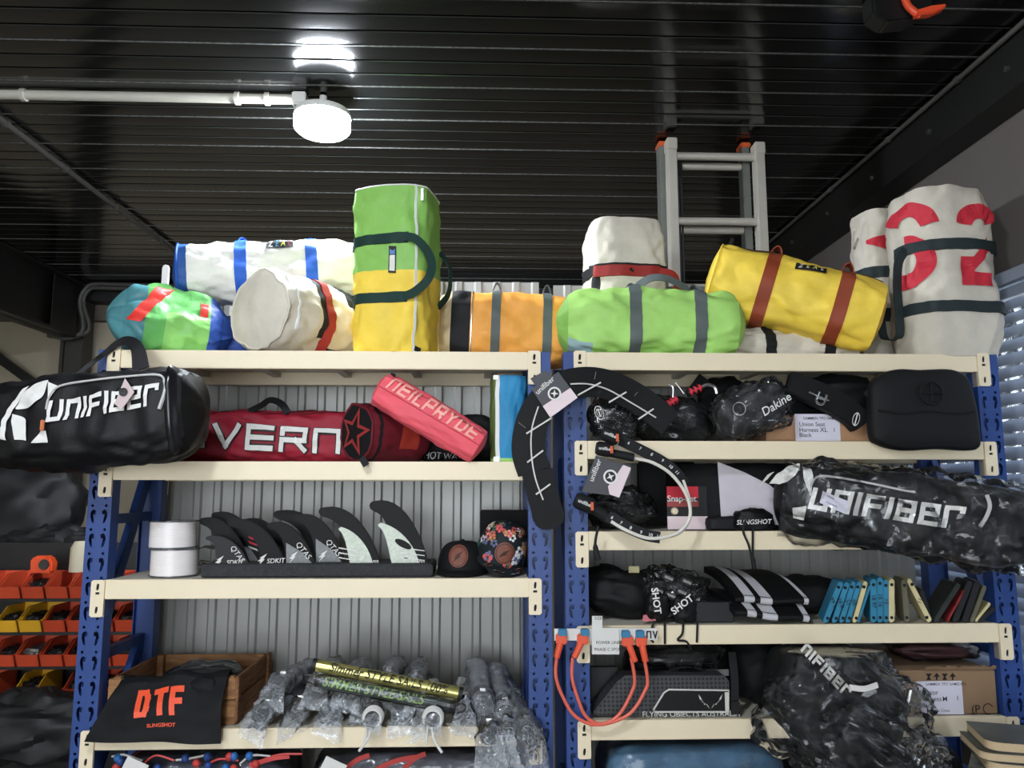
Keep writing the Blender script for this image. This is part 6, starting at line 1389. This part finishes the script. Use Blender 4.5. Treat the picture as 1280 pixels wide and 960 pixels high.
def pbin(x, z, w, m, fill, label):
    r = thing('parts_bin', label, 'bin', 'parts bins on the black rack'); h, d = .135, .30; t = .006; y0 = YB0 - .03; b = MB()
    prof = [(y0 + .03, 0), (y0 + d, 0), (y0 + d, h), (y0 + .12, h), (y0 + .035, h * .55), (y0, h * .52)]
    for xs in (x + .003, x + w - .003 - t):
        n = len(prof); b.add([(xx, y_, z + zz_) for xx in (xs, xs + t) for y_, zz_ in prof], [tuple(range(n)), tuple(range(2 * n - 1, n - 1, -1))] + [(i, (i + 1) % n, n + (i + 1) % n, n + i) for i in range(n)])
    b.box((x + .003, y0 + .03, z), (x + w - .003, y0 + d, z + t)); b.box((x + .003, y0 + d - t, z), (x + w - .003, y0 + d, z + h))
    part(r, 'tray', b, m)
    part(r, 'front_lip', MB().add([(x + .003, y0 + .03, z), (x + w - .003, y0 + .03, z), (x + w - .003, y0, z + h * .52), (x + .003, y0, z + h * .52), (x + .003, y0 + .036, z), (x + w - .003, y0 + .036, z), (x + w - .003, y0 + .006, z + h * .52), (x + .003, y0 + .006, z + h * .52)], [(0, 1, 2, 3), (7, 6, 5, 4), (3, 2, 6, 7), (0, 4, 5, 1), (0, 3, 7, 4), (1, 5, 6, 2)]), m)
    if fill: part(r, 'contents', MB().grid(blob(V((x + w / 2, y0 + .15, z + .05)), (w / 2 - .012, .11, .045), p=4, amp=.02, fr=4, seed=x * 31 + z, zmin=z + .007), 12, 18, closev=True), fill)
    return done(r)
bw = .137; xs0 = bxl + .01; kinds = {0: 'oooooooo', 1: '..yyoooo', 2: 'oooooooo', 3: '.o.y.oo.'}
ordn = ['top', 'second', 'third', 'bottom']
for i, z in enumerate(rows):
    for j in range(8):
        k = kinds[i][j]
        if k == '.': continue
        fill = None if i == 0 and j % 3 else (junks if (i == 2 and j in (1, 3)) else junk)
        nb = {'o': 'orange red', 'y': 'yellow'}[k]
        pbin(xs0 + j * bw, z, bw - .003, bin_o if k == 'o' else bin_y, fill, '%s parts bin in the %s row of the black rack%s' % (nb, ordn[i], ', filled with silver parts' if fill is junks else (', empty' if fill is None else ', with dark parts')))
# tape measure, cone of thread on the top row
r = thing('tape_measure', 'orange tape measure standing on the top row of bins', 'tape measure'); q = W(54, 709, YB0 + .1); zt_ = rows[0] + .137
part(r, 'case', MB().prism([(q.x - .062, zt_), (q.x + .062, zt_), (q.x + .066, zt_ + .06), (q.x + .04, zt_ + .10), (q.x - .045, zt_ + .10), (q.x - .066, zt_ + .07)], YB0 + .07, YB0 + .14), mat('vivid orange case', (236, 84, 34), .45), bevel=.010)
part(r, 'hub', MB().lathe([(0, .010), (.028, .010), (.032, 0)], 18, M=Matrix.Translation((q.x + .02, YB0 + .07, zt_ + .05)) @ Matrix.Rotation(pi / 2, 4, 'X')), m_gsteel, 'grey hub'); done(r)
q = W(95, 693, YB0 + .1); single('thread_cone', 'pale cone of thread standing beside the tape measure', 'thread', MB().lathe([(0, 0), (.062, 0), (.060, .14), (.040, .18), (0, .18)], 20, M=Matrix.Translation((q.x, YB0 + .16, zt_ + .001))), mat('cream thread', (206, 196, 170), .8, bump=.5, bs=200))
# dark clutter
for i, (px, py, Y, dx, dz, lab) in enumerate(((20, 640, 5.66, .45, .40, 'heap of black folded covers above the bins'), (70, 690, 5.30, .36, .16, 'low black roll of cloth behind the tape measure'), (40, 905, 4.42, .40, .17, 'black plastic sacks under the bottom row of bins'))):
    r = thing('dark_heap', lab, 'cloth'); q = W(px, py, Y); q.z = max(q.z, W(40, 700, 5.5).z + .02) if i < 2 else q.z; lump(r, 'heap', blob(q, (dx, (.22, .12, .2)[i], dz), p=2.6, amp=.05, seed=101 + i, cr=.05, cf=5, zmin=(W(40, 700, 5.5).z - .038 if i < 2 else None)), mat('black sheeting', (20, 20, 21), .6, var=.3), 36, 46, ang=40); done(r)
r = thing('storage_bench', 'dark bench standing behind the bins against the beige wall', 'bench'); q = W(40, 700, 5.5); part(r, 'bench_top', MB().box((-4.6, 5.15, q.z - .10), (-2.3, 5.9, q.z - .04)), m_bsteel)
for x in (-4.55, -2.4): part(r, 'leg', MB().box((x, 5.2, 0.001), (x + .06, 5.26, q.z - .1)), m_bsteel)
done(r)

# ------------------------------------------------------------------ bring the whole scene to real size (the model above is drawn 4 : 3)
K = .75
S4 = Matrix.Diagonal((K, K, K, 1))
for me in bpy.data.meshes: me.transform(S4)
for o in bpy.data.objects:
    o.location = o.location * K
    if o.type == 'LIGHT': o.data.size *= K; o.data.size_y *= K; o.data.energy *= K * K
